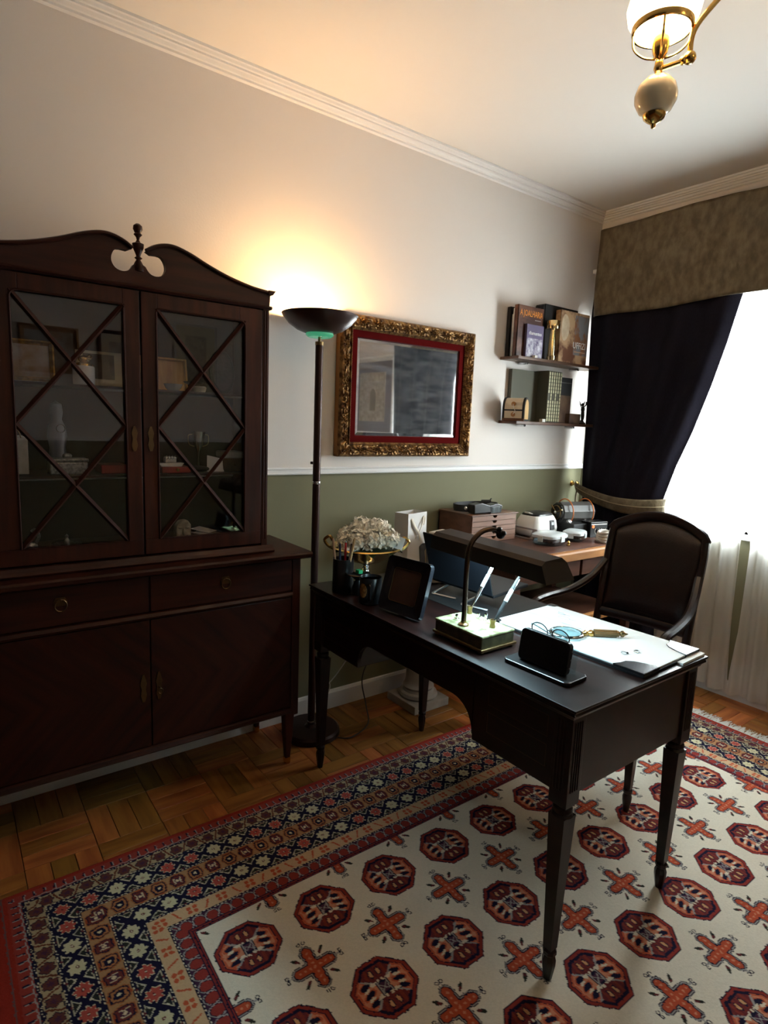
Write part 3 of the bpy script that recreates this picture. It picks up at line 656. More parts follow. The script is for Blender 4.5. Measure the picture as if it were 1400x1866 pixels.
MB().lathe([(0.032, 0), (0.030, 0.03), (0.024, 0.08), (0.030, 0.12), (0.026, 0.15), (0.016, 0.175), (0.020, 0.20), (0.017, 0.225), (0.0, 0.235)], n=20).build('body', mat('frosted_glass', (0.30, 0.29, 0.32), 0.3, trans=0.4), t, smooth=True)
MB().tube([(0.034, 0.006 + 0.013 * math.cos(2 * PI * i / 18), 0.145 + 0.013 * math.sin(2 * PI * i / 18)) for i in range(18)], 0.0014, 5, closed=True).build('wire_ring', M_CHROME, t)
o = MB().box(-0.05, 0.05, -0.042, 0.042, 0, 0.030).build('red_case', M_REDBOX, loc=(0.17, 0.475, S2), bevel=0.003); tag(o, 'flat red jewellery case at the right end of the left middle shelf', 'case')
t = thing('red_jewel_box', 'red leather jewel box with gold button on the middle cabinet shelf', 'box', (0.20, 0.680, S2))
MB().box(-0.04, 0.04, -0.055, 0.048, 0, 0.022).build('box_body', M_REDBOX, t, bevel=0.003); MB().cyl((0.04, 0.0, 0.012), (0.043, 0.0, 0.012), 0.006, n=14).build('button', M_BRASS, t)
t = thing('ring_display', 'white acrylic ring display stacked upon the red jewel box', 'display stand', (0.20, 0.665, S2 + 0.022))
MB().prism([(-0.035, 0), (0.035, 0), (0.044, 0.012), (-0.044, 0.012)], 'x', -0.02, 0.02).build('tray', M_WHITE, t)
MB().box(-0.012, 0.012, -0.02, 0.02, 0.012, 0.034).build('block', M_WHITE, t, bevel=0.004)
for i in range(4): MB().tube([(0.013, -0.015 + 0.010 * i + 0.005 * math.cos(2 * PI * q / 12), 0.032 + 0.006 * math.sin(2 * PI * q / 12)) for q in range(12)], 0.0009, 5, closed=True).build('ring', M_CHROME, t)
t = thing('trophy_goblet', 'tarnished metal trophy goblet on the middle cabinet shelf', 'goblet', (0.14, 0.790, S2))
MB().lathe([(0.020, 0), (0.020, 0.006), (0.006, 0.012), (0.004, 0.05), (0.007, 0.07), (0.018, 0.10), (0.026, 0.145), (0.024, 0.145), (0.015, 0.10), (0.0, 0.078)], n=22).build('cup', mat('greened_silver', (0.34, 0.36, 0.27), 0.25, 1.0), t, smooth=True)
for s in (-1, 1): MB().tube(bez([(0, s * 0.024, 0.135), (0, s * 0.038, 0.13), (0, s * 0.036, 0.10), (0, s * 0.016, 0.09)], 5), 0.0018, 5).build('cup_handle', M_OLDBRASS, t)
o = MB().prism([(-0.035, 0.0), (0.030, -0.0), (0.032, 0.048), (-0.030, 0.062)], 'x', -0.001, 0.001).build('white_card', M_PAPER, loc=(0.21, 0.832, S2), rot=(0, math.radians(-12), 0)); tag(o, 'blank white card leaning on the middle cabinet shelf', 'card')
o = MB().ball((0, 0, 0.012), (0.03, 0.04, 0.012), 14, 8).build('dark_stone', M_BLACKM, loc=(0.21, 0.765, S2), smooth=True); tag(o, 'dark polished stone lying in front of the trophy goblet', 'stone')
t = thing('small_drawer_box', 'small wooden drawer box with white pad in the right of the middle shelf', 'box', (0.16, 0.915, S2))
MB().box(-0.05, 0.05, -0.055, 0.040, 0, 0.05).build('box_body', mat('walnut', (0.10, 0.045, 0.02), 0.45, col2=(0.06, 0.025, 0.012), scale=(8, 60, 60)), t, bevel=0.002); MB().cyl((0.05, -0.01, 0.025), (0.058, -0.01, 0.025), 0.004, n=10).build('knob', M_BRASS, t); MB().box(-0.045, 0.045, -0.05, 0.035, 0.05, 0.075).build('pad', M_CLOTHW, t, bevel=0.006)
# cabinet floor
t = thing('carved_face', 'carved bone coloured face block on the cabinet floor', 'carving', (0.21, 0.702, S0))
MB().prism([(-0.026, 0), (0.028, 0), (0.028, 0.06), (0.016, 0.078), (-0.010, 0.076), (-0.026, 0.058)], 'x', -0.02, 0.02).build('block', M_TERRA, t, bevel=0.006)
fc = MB(); fc.ball((0.021, 0.0, 0.036), (0.010, 0.006, 0.013), 10, 6).ball((0.020, -0.012, 0.052), (0.005, 0.008, 0.005), 8, 6).ball((0.020, 0.013, 0.052), (0.005, 0.008, 0.005), 8, 6)
fc.build('face_relief', M_TERRA, t, smooth=True)
MB().tube(bez([(0.0205, -0.014, 0.022), (0.024, 0.0, 0.014), (0.0205, 0.014, 0.022)], 5), 0.003, 6).build('mouth', mat('carving_dark_brown', (0.18, 0.12, 0.07), 0.6), t)  # mouth in a darker brown than the block
t = thing('trinket_heap', 'shallow dish of folded papers and trinkets on the cabinet floor', 'dish', (0.21, 0.785, S0))
MB().lathe([(0.03, 0), (0.05, 0.008), (0.06, 0.018), (0.058, 0.018), (0.045, 0.009), (0, 0.004)], n=24).build('dish', M_TERRA, t, smooth=True)
for i, (a, z) in enumerate(((0.2, 0.020), (1.0, 0.027), (2.2, 0.034))): MB().box(-0.028, 0.028, -0.040, 0.036, z, z + 0.002, R=RZ(a) @ RX(0.12 * (i - 1))).build('folded_paper', M_PAPER, t)
t = thing('silver_dish', 'silver dish with small figure on the cabinet floor at left', 'dish', (0.20, 0.325, S0))
MB().lathe([(0.022, 0), (0.03, 0.012), (0.045, 0.02), (0.043, 0.021), (0.0, 0.010)], n=24).build('bowl', M_SILVER, t, smooth=True); MB().lathe([(0.010, 0.01), (0.007, 0.02), (0.009, 0.03), (0.004, 0.04), (0.006, 0.047), (0.0, 0.054)], n=12).build('figure', M_SILVER, t, smooth=True)
t = thing('silver_swan', 'small silver swan figure at the far left of cabinet floor', 'figurine', (0.19, 0.215, S0))
MB().ball((0, 0, 0.02), (0.016, 0.028, 0.016), 14, 8).build('body', M_SILVER, t, smooth=True); MB().tube(bez([(0, 0.02, 0.028), (0, 0.030, 0.05), (0, 0.022, 0.072), (0, 0.010, 0.066)], 6), [0.006, ] * 19, 6).build('neck', M_SILVER, t, smooth=True)

# ================================================================== FLOOR LAMP (uplighter)
M_LAMPMET = mat('dark_bronze_metal', (0.045, 0.022, 0.018), 0.35, 0.6)
M_GREENGL = mat('green_glass', (0.10, 0.42, 0.24), 0.25, trans=0.3, emit=(0.10, 0.55, 0.30), estr=0.25)
LX, LY = 0.165, 1.292
fl = thing('floor_lamp', 'dark bronze uplighter floor lamp with green glass collar beside the cabinet', 'floor lamp', (LX, LY, 0))
MB().lathe([(0.0, 0), (0.128, 0), (0.132, 0.006), (0.130, 0.022), (0.120, 0.030), (0.03, 0.034), (0.018, 0.044), (0.0, 0.044)], n=40).build('base', M_LAMPMET, fl, smooth=True)
po = MB().lathe([(0.0165, 0.04), (0.0165, 1.728), (0.0, 1.728)], n=20).build('pole', M_LAMPMET, fl, smooth=True)
for z in (0.05, 1.14): MB().lathe([(0.0172, z), (0.0180, z + 0.002), (0.0180, z + 0.009), (0.0172, z + 0.011)], n=20).build('pole_collar', M_CHROME, po, smooth=True)
MB().lathe([(0.0172, 1.716), (0.0178, 1.719), (0.0178, 1.730), (0.006, 1.732), (0.006, 1.748), (0.010, 1.750), (0.0, 1.750)], n=18).build('neck', M_OLDBRASS, fl, smooth=True)
MB().cyl((-0.016, -0.002, 1.228), (-0.030, -0.012, 1.228), 0.006, n=12).build('dimmer_knob', M_LAMPMET, fl, smooth=True)
MB().lathe([(0.012, 1.748), (0.048, 1.748), (0.058, 1.756), (0.056, 1.768), (0.040, 1.762), (0.012, 1.754)], n=32, close=True).build('glass_collar', M_GREENGL, fl, smooth=True)
sh = [(0.030, 1.760), (0.060, 1.764), (0.095, 1.777), (0.128, 1.800), (0.152, 1.828), (0.157, 1.838), (0.153, 1.838), (0.148, 1.830), (0.125, 1.804), (0.093, 1.782), (0.060, 1.769), (0.0, 1.768)]
MB().lathe(sh, n=48).build('bowl_shade', M_LAMPMET, fl, smooth=True)
MB().cyl((-0.05, 0, 1.800), (0.05, 0, 1.800), 0.006, n=10).build('halogen_tube', mat('halogen_glow', (1, 0.9, 0.7), 0.4, emit=(1.0, 0.70, 0.36), estr=40), fl)
l = bpy.data.lights.new('floor_lamp_light', 'POINT'); l.energy = 16; l.color = (1.0, 0.57, 0.21); l.shadow_soft_size = 0.03
lo = bpy.data.objects.new('floor_lamp_light', l); COL.objects.link(lo); lo.parent = fl; lo.location = (0, 0, 1.810)
# cord of the lamp
cdk = MB().tube(bez([(0.285, 1.36, 0.010), (0.31, 1.42, 0.006), (0.25, 1.55, 0.006), (0.16, 1.60, 0.05), (0.12, 1.60, 0.16), (0.13, 1.63, 0.26), (0.16, 1.70, 0.34), (0.22, 1.74, 0.40), (0.28, 1.745, 0.56)], 8), 0.0032, 6).build('lamp_cord', M_BLACKM)
tag(cdk, 'thin black power cord rising from floor lamp base to under the desk', 'cord')
M_WCORD = mat('white_cord_plastic', (0.5, 0.48, 0.45), 0.5)
o = MB().tube(bez([(0.020, 1.36, 0.10), (0.024, 1.40, 0.06), (0.03, 1.46, 0.09), (0.03, 1.47, 0.14), (0.028, 1.42, 0.15), (0.03, 1.42, 0.11), (0.03, 1.50, 0.17), (0.05, 1.56, 0.26), (0.10, 1.60, 0.36)], 8), 0.0028, 6).build('white_cable', M_WCORD); tag(o, 'white cable looped against the baseboard under the desk', 'cable')
o = MB().tube(bez([(0.03, 1.60, 0.42), (0.035, 1.66, 0.29), (0.045, 1.76, 0.24), (0.05, 1.85, 0.28), (0.06, 1.88, 0.42)], 8), 0.0028, 6).build('white_cable', M_WCORD); tag(o, 'white cable hanging in a slack loop by the wall, near the stone column', 'cable')

# ================================================================== MIRROR IN CARVED GILT FRAME
M_GILT = mat('carved_gilt', (0.34, 0.19, 0.07), 0.40, 0.75, col2=(0.085, 0.036, 0.014), scale=(45, 45, 45), detail=6, ramp=(0.38, 0.62))
M_GILTE = mat('gilt_edge', (0.34, 0.15, 0.035), 0.4, 0.6)
M_VELVET = mat('red_velvet', (0.085, 0.003, 0.003), 0.9, bump=0.2, bscale=300, spec=0.05)
def mirror_mat():
    m = mat('old_mirror', (0.90, 0.90, 0.91), 0.03, 1.0); nt = m.node_tree; b = nt.nodes['Principled BSDF']
    out = nt.nodes['Material Output']; d = nt.nodes.new('ShaderNodeBsdfDiffuse'); d.inputs[0].default_value = (0.44, 0.47, 0.52, 1)
    mx = nt.nodes.new('ShaderNodeMixShader'); tc = nt.nodes.new('ShaderNodeTexCoord'); mp = nt.nodes.new('ShaderNodeMapping'); mp.inputs['Scale'].default_value = (6, 6, 30)
    nz = nt.nodes.new('ShaderNodeTexNoise'); nz.inputs['Scale'].default_value = 1.0; nz.inputs['Detail'].default_value = 8; nz.inputs['Roughness'].default_value = 0.7
    cr = nt.nodes.new('ShaderNodeValToRGB'); cr.color_ramp.elements[0].position = 0.40; cr.color_ramp.elements[1].position = 0.75
    cr.color_ramp.elements[0].color = (0.06, 0.06, 0.06, 1); cr.color_ramp.elements[1].color = (0.34, 0.34, 0.34, 1)
    nt.links.new(tc.outputs['Object'], mp.inputs[0]); nt.links.new(mp.outputs[0], nz.inputs['Vector']); nt.links.new(nz.outputs['Fac'], cr.inputs[0]); nt.links.new(cr.outputs[0], mx.inputs[0])
    nt.links.new(b.outputs[0], mx.inputs[1]); nt.links.new(d.outputs[0], mx.inputs[2]); nt.links.new(mx.outputs[0], out.inputs[0])
    return m
M_MIRROR = mirror_mat()
FY0, FY1, FZ0, FZ1 = 1.474, 2.314, 1.247, 1.893
mw, mh = FY1 - FY0, FZ1 - FZ0
mi = thing('wall_mirror', 'large wall mirror in ornate gilt frame with red velvet liner', 'mirror', (0, (FY0 + FY1) / 2, FZ0))
FWD = 0.068
def carved_side(p0, p1, inward, nl):
    """p0,p1 outer corner points (y,z); inward unit vector; grid with carved relief and mitred ends"""
    p0 = np.array(p0); p1 = np.array(p1); inward = np.array(inward); Ld = np.linalg.norm(p1 - p0); d = (p1 - p0) / Ld; nt_ = 22
    def fn(u, v):
        t = v * FWD; s = t + u * (Ld - 2 * t)
        q = p0 + d * s + inward * t
        x = 0.046 + 0.010 * math.sin(min(v * 1.15, 1) * PI) - 0.014 * v
        if v < 0.10: x = 0.036 + 0.012 * v / 0.10
        if 0.14 < v < 0.84:
            w = (v - 0.14) / 0.70; env = math.sin(w * PI) ** 0.6
            k = s / 0.085; ph = (k % 1.0) - 0.5; yy = (w - 0.5) * FWD * 0.7 / 0.085
            r = math.hypot(ph, yy * 1.3); th = math.atan2(yy * 1.3, ph)
            leaf = math.cos(9 * th + 14 * r) * (1 if int(k) % 2 else -1)
            rel = 0.0042 * leaf + 0.0035 * math.cos(40 * r) * (r < 0.32) + 0.003 * math.sin(95 * s + 60 * yy) * math.sin(41 * s - 9 * yy)
            x += env * rel
        elif v >= 0.84: x = 0.046 - 0.012 * (v - 0.84) / 0.16 + 0.0025 * abs(math.sin(s * PI / 0.011))
        return (x, q[0], q[1])
    return MB().grid(fn, nl, nt_)
h2 = mw / 2
for (a, b, inw, nl) in (((-h2, 0), (h2, 0), (0, 1), 220), ((h2, 0), (h2, mh), (-1, 0), 170), ((h2, mh), (-h2, mh), (0, -1), 220), ((-h2, mh), (-h2, 0), (1, 0), 170)):
    carved_side(a, b, inw, nl).build('carved_moulding', M_GILT, mi, smooth=True, ang=60)
sd = MB(); sd.box(0.002, 0.037, -h2, -h2 + 0.012, 0, mh).box(0.002, 0.037, h2 - 0.012, h2, 0, mh).box(0.002, 0.037, -h2, h2, 0, 0.012).box(0.002, 0.037, -h2, h2, mh - 0.012, mh); sd.build('frame_edge', M_GILTE, mi, bevel=0.003)
a, b = FWD - 0.004, FWD + 0.030
li = MB()
for x0, x1, z0, z1 in ((-h2 + a, h2 - a, a, b), (-h2 + a, h2 - a, mh - b, mh - a), (-h2 + a, -h2 + b, b, mh - b), (h2 - b, h2 - a, b, mh - b)): li.box(0.020, 0.031, x0, x1, z0, z1)
li.build('velvet_liner', M_VELVET, mi)
B(0.010, 0.022, -h2 + b - 0.002, h2 - b + 0.002, b - 0.002, mh - b + 0.002).build('mirror_plate', M_MIRROR, mi)
bv = MB(); i0, i1, j0, j1 = -h2 + b, h2 - b, b, mh - b; w = 0.016
vo = [(0.0222, i0, j0), (0.0222, i1, j0), (0.0222, i1, j1), (0.0222, i0, j1)]; vi = [(0.0250, i0 + w, j0 + w), (0.0250, i1 - w, j0 + w), (0.0250, i1 - w, j1 - w), (0.0250, i0 + w, j1 - w)]
bv.add(vo + vi, [(k, (k + 1) % 4, 4 + (k + 1) % 4, 4 + k) for k in range(4)] + [(4, 5, 6, 7)])
bv.build('bevelled_face', M_MIRROR, mi)

# ---------------------------------------------------------------- pictures on walls that only reflections show
M_WFRAME = mat('white_frame_paint', (0.70, 0.70, 0.68), 0.5); M_GREYMT = mat('grey_mount', (0.20, 0.19, 0.22), 0.8); M_ENGR = mat('sepia_engraving', (0.50, 0.45, 0.34), 0.7, col2=(0.30, 0.27, 0.20), scale=(30, 30, 30))
framed('wall_print', 'white framed arch engraving in a grey mount, seen only in the mirror', 'picture', (2.44, YW - 0.001, 1.27), (0, 0, 0), 0.72, 0.76, 0.05, M_WFRAME, M_ENGR, 0.03, mat_w=0.10, mm=M_GREYMT)
o = MB().prism([(2.42 + 0.05 * math.cos(t), 1.66 + 0.07 * math.sin(t)) for t in [PI * i / 10 for i in range(11)]] + [(2.37, 1.52), (2.47, 1.52)], 'y', YW - 0.020, YW - 0.0175).build('arch', mat('engraving_dark', (0.22, 0.19, 0.13), 0.8), None)
for q in bpy.data.objects:
    if q.name == 'wall_print': o.parent = q; o.matrix_parent_inverse = Matrix.Translation((2.44, YW - 0.001, 1.27)).inverted()
framed('dark_framed_picture', 'brown framed landscape on the far right wall, reflected in the cabinet glass', 'picture', (XR - 0.001, 0.75, 1.70), (0, 0, -PI / 2), 0.42, 0.36, 0.04, M_GILTE, M_PAINTG, 0.03)
framed('portrait_picture', 'pale mounted portrait on the far right wall, reflected in the cabinet glass', 'picture', (XR - 0.001, 1.30, 1.62), (0, 0, -PI / 2), 0.40, 0.46, 0.03, M_MAHOG, M_PAINTG, 0.025, mat_w=0.06, mm=M_CREAM)
framed('figure_picture', 'tall pale picture with dark figure on the right wall, reflected in right glazed door', 'picture', (XR - 0.001, 1.92, 1.60), (0, 0, -PI / 2), 0.40, 0.62, 0.025, M_WFRAME, M_ENGR, 0.025, mat_w=0.08, mm=M_CREAM)

# ================================================================== WALL SHELVES AND BOOKS
M_SHELF = mat('walnut_shelf', (0.13, 0.055, 0.026), 0.4, col2=(0.07, 0.03, 0.015), scale=(40, 5, 40))
SD = 0.135; SH1, SH2 = 1.800, 1.449
def wshelf(z, y0, y1, label):
    t = thing('wall_shelf', label, 'shelf', (0, (y0 + y1) / 2, z), group='walnut wall shelves')
    hw = (y1 - y0) / 2
    B(0.001, SD, -hw, hw, -0.016, 0).build('board', M_SHELF, t, bevel=0.002)
    for s in (-0.6, 0.6): B(0.001, SD * 0.5, s * hw - 0.008, s * hw + 0.008, -0.030, -0.016).build('bracket', M_CHROME, t, bevel=0.003)
wshelf(SH1, 2.553, 3.34, 'upper walnut wall shelf with art books between mirror and curtain')
wshelf(SH2, 2.573, 3.34, 'lower walnut wall shelf with slipcase and figurine')
def book(name, label, y0, y1, z, h, x0, x1, cover, pages=M_CREAM, group=None, lean=0.0, spine='L'):
    """upright book, cover towards the room; y0 = spine side"""
    t = thing(name, label, 'book', (x0, y0, z), group=group, rot=(0, lean, 0))
    d = x1 - x0; w = y1 - y0; c = 0.003
    B(0, c, 0, w, 0, h).build('back_cover', cover, t); B(d - c, d, 0, w, 0, h).build('front_cover', cover, t)
    B(0, d, 0, c, 0, h).build('spine', cover, t); B(c, d - c, c, w - 0.004, 0.003, h - 0.003).build('pages', pages, t)
    return t
def cover(name, *cols, **k): return mat(name, cols[0], 0.4, col2=cols[1], **k)
M_BKBLACK = mat('black_book_cloth', (0.012, 0.011, 0.012), 0.45)
M_JOA = cover('brown_photo_cover', (0.055, 0.016, 0.010), (0.20, 0.085, 0.05), scale=(9, 7, 13), ramp=(0.42, 0.66))
M_ABST = cover('swirled_cover', (0.46, 0.30, 0.17), (0.13, 0.05, 0.025), scale=(7, 11, 11), detail=3, ramp=(0.45, 0.56))
M_ABST2 = cover('grey_swirl', (0.20, 0.21, 0.23), (0.24, 0.095, 0.035), scale=(10, 14, 12), detail=3, ramp=(0.45, 0.55))
M_DIAM = cover('purple_cover', (0.115, 0.09, 0.17), (0.15, 0.12, 0.22), scale=(10, 10, 10))
M_GEMS = mat('gem_photo', (0.10, 0.08, 0.16), 0.4, col2=(0.62, 0.60, 0.66), scale=(40, 40, 40), detail=5, ramp=(0.36, 0.72))
zS = SH1
book('art_book', 'tall black book at the left end of the upper shelf', 2.585, 2.80, zS, 0.272, 0.006, 0.030, M_BKBLACK, lean=0)
t = book('art_book', 'thin pale-spined book second from the left on the upper shelf', 2.595, 2.80, zS, 0.232, 0.032, 0.042, M_PAPER)
t = book('art_book', 'white-spined book behind the brown jewellery cover on upper shelf', 2.59, 2.80, zS, 0.262, 0.044, 0.064, M_PAPER)
t = book('art_book', 'brown photo book titled A JOALHARIA facing the room', 2.575, 2.785, zS, 0.276, 0.066, 0.094, M_JOA)
FACE = lambda x, y, z: Matrix.Translation((x, y, z)) @ Matrix(((0, 0, 1, 0), (1, 0, 0, 0), (0, 1, 0, 0), (0, 0, 0, 1)))
text('title', 'A JOALHARIA', 0.038, mat('orange_print', (0.75, 0.27, 0.03), 0.5), t, FACE(0.0285, 0.014, 0.222)).scale = (0.82, 1.25, 1)
text('subtitle', 'em Portugal', 0.012, M_PAPER, t, FACE(0.0285, 0.135, 0.206)) if False else None
MB().box(0.0280, 0.0284, 0.14, 0.19, 0.206, 0.2075).build('title_rule', M_PAPER, t)
t = book('art_book', 'small purple book titled diamantes in front of the brown book', 2.632, 2.775, zS, 0.178, 0.098, 0.112, M_DIAM)
B(0.0141, 0.0144, 0.006, 0.137, 0.004, 0.105).build('cover_photo', M_GEMS, t)
text('title', 'diamantes', 0.027, M_PAPER, t, FACE(0.0145, 0.018, 0.124))
# five-volume set in a black slipcase
t = thing('slipcase_set', 'black slipcase of five narrow volumes on the upper shelf', 'books', (0.008, 2.79, zS))
sc = MB(); sc.box(0, 0.003, 0.03, 0.33, 0, 0.315).box(0.065, 0.068, 0.03, 0.33, 0, 0.315).box(0, 0.068, 0.327, 0.33, 0, 0.315).box(0, 0.068, 0.03, 0.33, 0.312, 0.315).box(0, 0.068, 0.03, 0.33, 0, 0.003); sc.build('slipcase', M_BKBLACK, t)
for i in range(5):
    v = B(0.004 + i * 0.0122, 0.015 + i * 0.0122, 0.018, 0.32, 0.004, 0.308).build('volume', M_BKBLACK, t, bevel=0.003)
    B(0.006 + i * 0.0122, 0.013 + i * 0.0122, 0.0174, 0.0182, 0.255, 0.285).build('spine_label', mat('grey_print', (0.22, 0.20, 0.19), 0.5), v)
t = book('art_book', 'large museum book lettered UFFIZI leaning at the right of the upper shelf', 2.905, 3.175, zS, 0.290, 0.085, 0.122, M_ABST)
B(0.0371, 0.0374, 0.135, 0.268, 0.05, 0.275).build('cover_art', M_ABST2, t)
MB().prism([(0.040 + 0.045 * math.cos(a_) * (1 if math.cos(a_) > 0 else 0.6), 0.195 + 0.075 * math.sin(a_)) for a_ in [2 * PI * i / 20 for i in range(20)]], 'x', 0.0371, 0.0376).build('pale_oval', mat('pale_ochre_print', (0.62, 0.52, 0.38), 0.5, col2=(0.50, 0.38, 0.26), scale=(20, 20, 20)), t)
text('title', 'UFFIZI', 0.052, M_PAPER, t, FACE(0.0378, 0.128, 0.088)).scale = (0.86, 1.0, 1)
MB().box(0.0376, 0.0380, 0.145, 0.25, 0.066, 0.071).build('subtitle_line', mat('peach_print', (0.6, 0.35, 0.22), 0.5), t)
# brass hourglass-shaped loupe stand
t = thing('brass_stand', 'polished brass flared stand with wide collar in front of the slipcase', 'stand', (0.125, 2.838, zS))
MB().lathe([(0.0, 0), (0.026, 0), (0.027, 0.022), (0.022, 0.026), (0.021, 0.06), (0.015, 0.15), (0.014, 0.172), (0.0, 0.172)], n=24).build('column', mat('pale_brass', (0.72, 0.58, 0.32), 0.16, 1.0), t, smooth=True)
MB().lathe([(0.0, 0.172), (0.037, 0.172), (0.038, 0.176), (0.038, 0.214), (0.036, 0.217), (0.0, 0.217)], n=28).build('collar', mat('pale_brass', (0.72, 0.58, 0.32), 0.16, 1.0), t, smooth=True)
o = B(-0.012, 0.012, -0.010, 0.012, 0, 0.014).build('small_gift_box', M_CERAM, loc=(0.122, 2.70, zS), bevel=0.002); tag(o, 'tiny pale box at the edge of the upper shelf below the purple book', 'box')
# lower shelf
zS = SH2
M_OLIVE = mat('olive_cloth', (0.085, 0.082, 0.058), 0.7)
o = B(0.004, 0.030, 0, 0.232, 0, 0.292).build('olive_slipcase', M_OLIVE, loc=(0, 2.630, zS), bevel=0.002); tag(o, 'large plain olive slipcase on the lower shelf', 'slipcase')
M_GILTPRINT = mat('gilt_spine_print', (0.50, 0.47, 0.30), 0.35, 0.5)
for i in range(6):
    y = 2.866 + i * 0.0205
    t = thing('gilt_spine_book', 'tall gilt-spined volume on the lower shelf, %s in its row of six' % ('leftmost', 'second from left', 'third from left', 'fourth from left', 'fifth from left', 'rightmost')[i], 'book', (0.004, y, zS), group='gilt spined volumes on the lower shelf')
    B(0, 0.105, -0.0098, 0.0098, 0, 0.296).build('volume', M_OLIVE, t, bevel=0.004)
    for k in range(14):
        if k in (6, 7) and i % 2 == 0: continue
        z0 = 0.008 + k * 0.0203; B(0.1045, 0.1062, -0.0058, 0.0058, z0, z0 + 0.0165).build('gilt_panel', M_GILTPRINT, t)
M_FACEB = cover('brown_photo', (0.16, 0.10, 0.06), (0.07, 0.04, 0.03), scale=(12, 12, 12))
t = book('art_book', 'black book with brown photo cover beside the gilt volumes', 2.995, 3.11, zS, 0.270, 0.055, 0.085, M_BKBLACK)
B(0.0301, 0.0304, 0.002, 0.113, 0.004, 0.165).build('cover_photo', M_FACEB, t); B(0.0301, 0.0304, 0.004, 0.111, 0.238, 0.241).build('cover_rule', mat('grey_print', (0.22, 0.20, 0.19), 0.5), t)
t = thing('domed_casket', 'small cream domed casket with black straps and round clasps on the lower shelf', 'casket', (0.098, 2.606, zS), rz=math.radians(-66))
prof = [(-0.034, 0.0), (0.052, 0.0), (0.052, 0.060)] + [(0.009 + 0.043 * math.cos(a_), 0.066 + 0.060 * math.sin(a_)) for a_ in [PI * i / 10 for i in range(0, 11)]] + [(-0.034, 0.060)]
cm = mat('cream_leatherette', (0.62, 0.52, 0.38), 0.5)
KW = 0.062
MB().prism(prof, 'y', -KW + 0.006, KW - 0.006).build('body', cm, t)
for y0 in (-KW, KW - 0.012):
    MB().prism([(0.009 + (p - 0.009) * 1.04, q * 1.03) for p, q in prof], 'y', y0, y0 + 0.012).build('end_band', M_BLACKM, t)
B(0.0, 0.0535, -KW + 0.01, KW - 0.01, 0.054, 0.062).build('lid_strap', M_BLACKM, t); B(0.04, 0.0545, -KW, KW, 0.0, 0.014).build('foot_strip', M_SHELF, t)
for z in (0.034, 0.092):
    MB().cyl((0.046, 0.0, z), (0.0555, 0.0, z), 0.012, n=18).build('clasp_button', mat('tan_wood_button', (0.42, 0.20, 0.07), 0.4), t)
MB().tube(bez([(0.056, -0.002, 0.09), (0.059, 0.006, 0.066), (0.058, 0.012, 0.052), (0.057, 0.0, 0.036)], 5), 0.0016, 5).build('clasp_cord', M_PAPER, t)
MB().prism([(0.009 + (p - 0.009) * 0.8, 0.01 + q * 0.86) for p, q in prof], 'y', KW, KW + 0.0015).build('end_panel', mat('ochre_end', (0.45, 0.28, 0.12), 0.5), t)
o = B(-0.012, 0.012, -0.014, 0.014, 0, 0.018).build('small_gift_box', M_CERAM, loc=(0.120, 2.812, zS), bevel=0.002); tag(o, 'tiny pale box next to domed casket on the lower shelf', 'box')
o = B(-0.015, 0.015, -0.055, 0.055, 0, 0.06).build('brown_box', M_FACEB, loc=(0.10, 3.125, zS), bevel=0.003); tag(o, 'low brown patterned box left of the bronze figurine', 'box')
# bronze winged figurine
t = thing('bronze_figurine', 'small dark bronze winged figurine at the right end of the lower shelf', 'figurine', (0.115, 3.195, zS))
M_BRONZE = mat('dark_bronze', (0.02, 0.018, 0.017), 0.3, 0.6)
MB().lathe([(0.022, 0), (0.024, 0.006), (0.012, 0.014), (0.008, 0.026), (0.0, 0.028)], n=16).build('base', M_BRONZE, t, smooth=True)
f = MB(); f.tube([(0, 0, 0.024), (0.002, -0.006, 0.05), (0, 0.0, 0.074)], [0.006, 0.008, 0.010], 8).tube([(0, 0.010, 0.026), (0, 0.012, 0.05), (0, 0.004, 0.074)], [0.005, 0.006, 0.009], 8).ball((0, 0, 0.090), (0.012, 0.013, 0.020), 10, 8).ball((0, -0.004, 0.118), 0.010, 10, 8).tube([(0, 0.008, 0.104), (0.006, 0.022, 0.118), (0.004, 0.024, 0.136)], 0.004, 6).tube([(0, -0.008, 0.104), (0.008, -0.020, 0.096), (0.012, -0.012, 0.084)], 0.004, 6)
f.build('figure', M_BRONZE, t, smooth=True)
for s in (-1, 1): MB().prism([(s * 0.004, 0.098), (s * 0.020, 0.118), (s * 0.028, 0.140), (s * 0.016, 0.128), (s * 0.006, 0.112)], 'x', -0.010, -0.007).build('wing', M_BRONZE, t)

# ================================================================== CURTAINS
M_NAVY = mat('navy_curtain_cloth', (0.014, 0.0125, 0.021), 0.9, col2=(0.010, 0.009, 0.015), scale=(300, 300, 60), spec=0.1)
M_VAL = mat('olive_damask', (0.150, 0.118, 0.070), 0.6, col2=(0.085, 0.064, 0.036), scale=(30, 30, 18), detail=6, bump=1.0, bscale=38, spec=0.35, bstretch=(1.3, 1.3, 0.7))
M_SHEER = sheer_mat('sheer_voile', (0.86, 0.84, 0.81), 0.22, 0.55)
def interp(tab, z):
    if z >= tab[0][1]: return tab[0][0]
    for (xa, za), (xb, zb) in zip(tab, tab[1:]):
        if z >= zb: return xb + (xa - xb) * (z - zb) / (za - zb)
    return tab[-1][0]
EDGE = [(0.99, 2.36), (0.925, 2.104), (0.881, 1.899), (0.825, 1.677), (0.753, 1.429), (0.685, 1.233), (0.632, 1.03), (0.60, 0.96), (0.60, 0.85), (0.64, 0.5), (0.68, 0.03)]
LEFT = [(0.082, 2.36), (0.066, 2.10), (0.080, 1.6), (0.090, 1.20), (0.100, 1.05), (0.115, 0.95), (0.10, 0.6), (0.09, 0.03)]
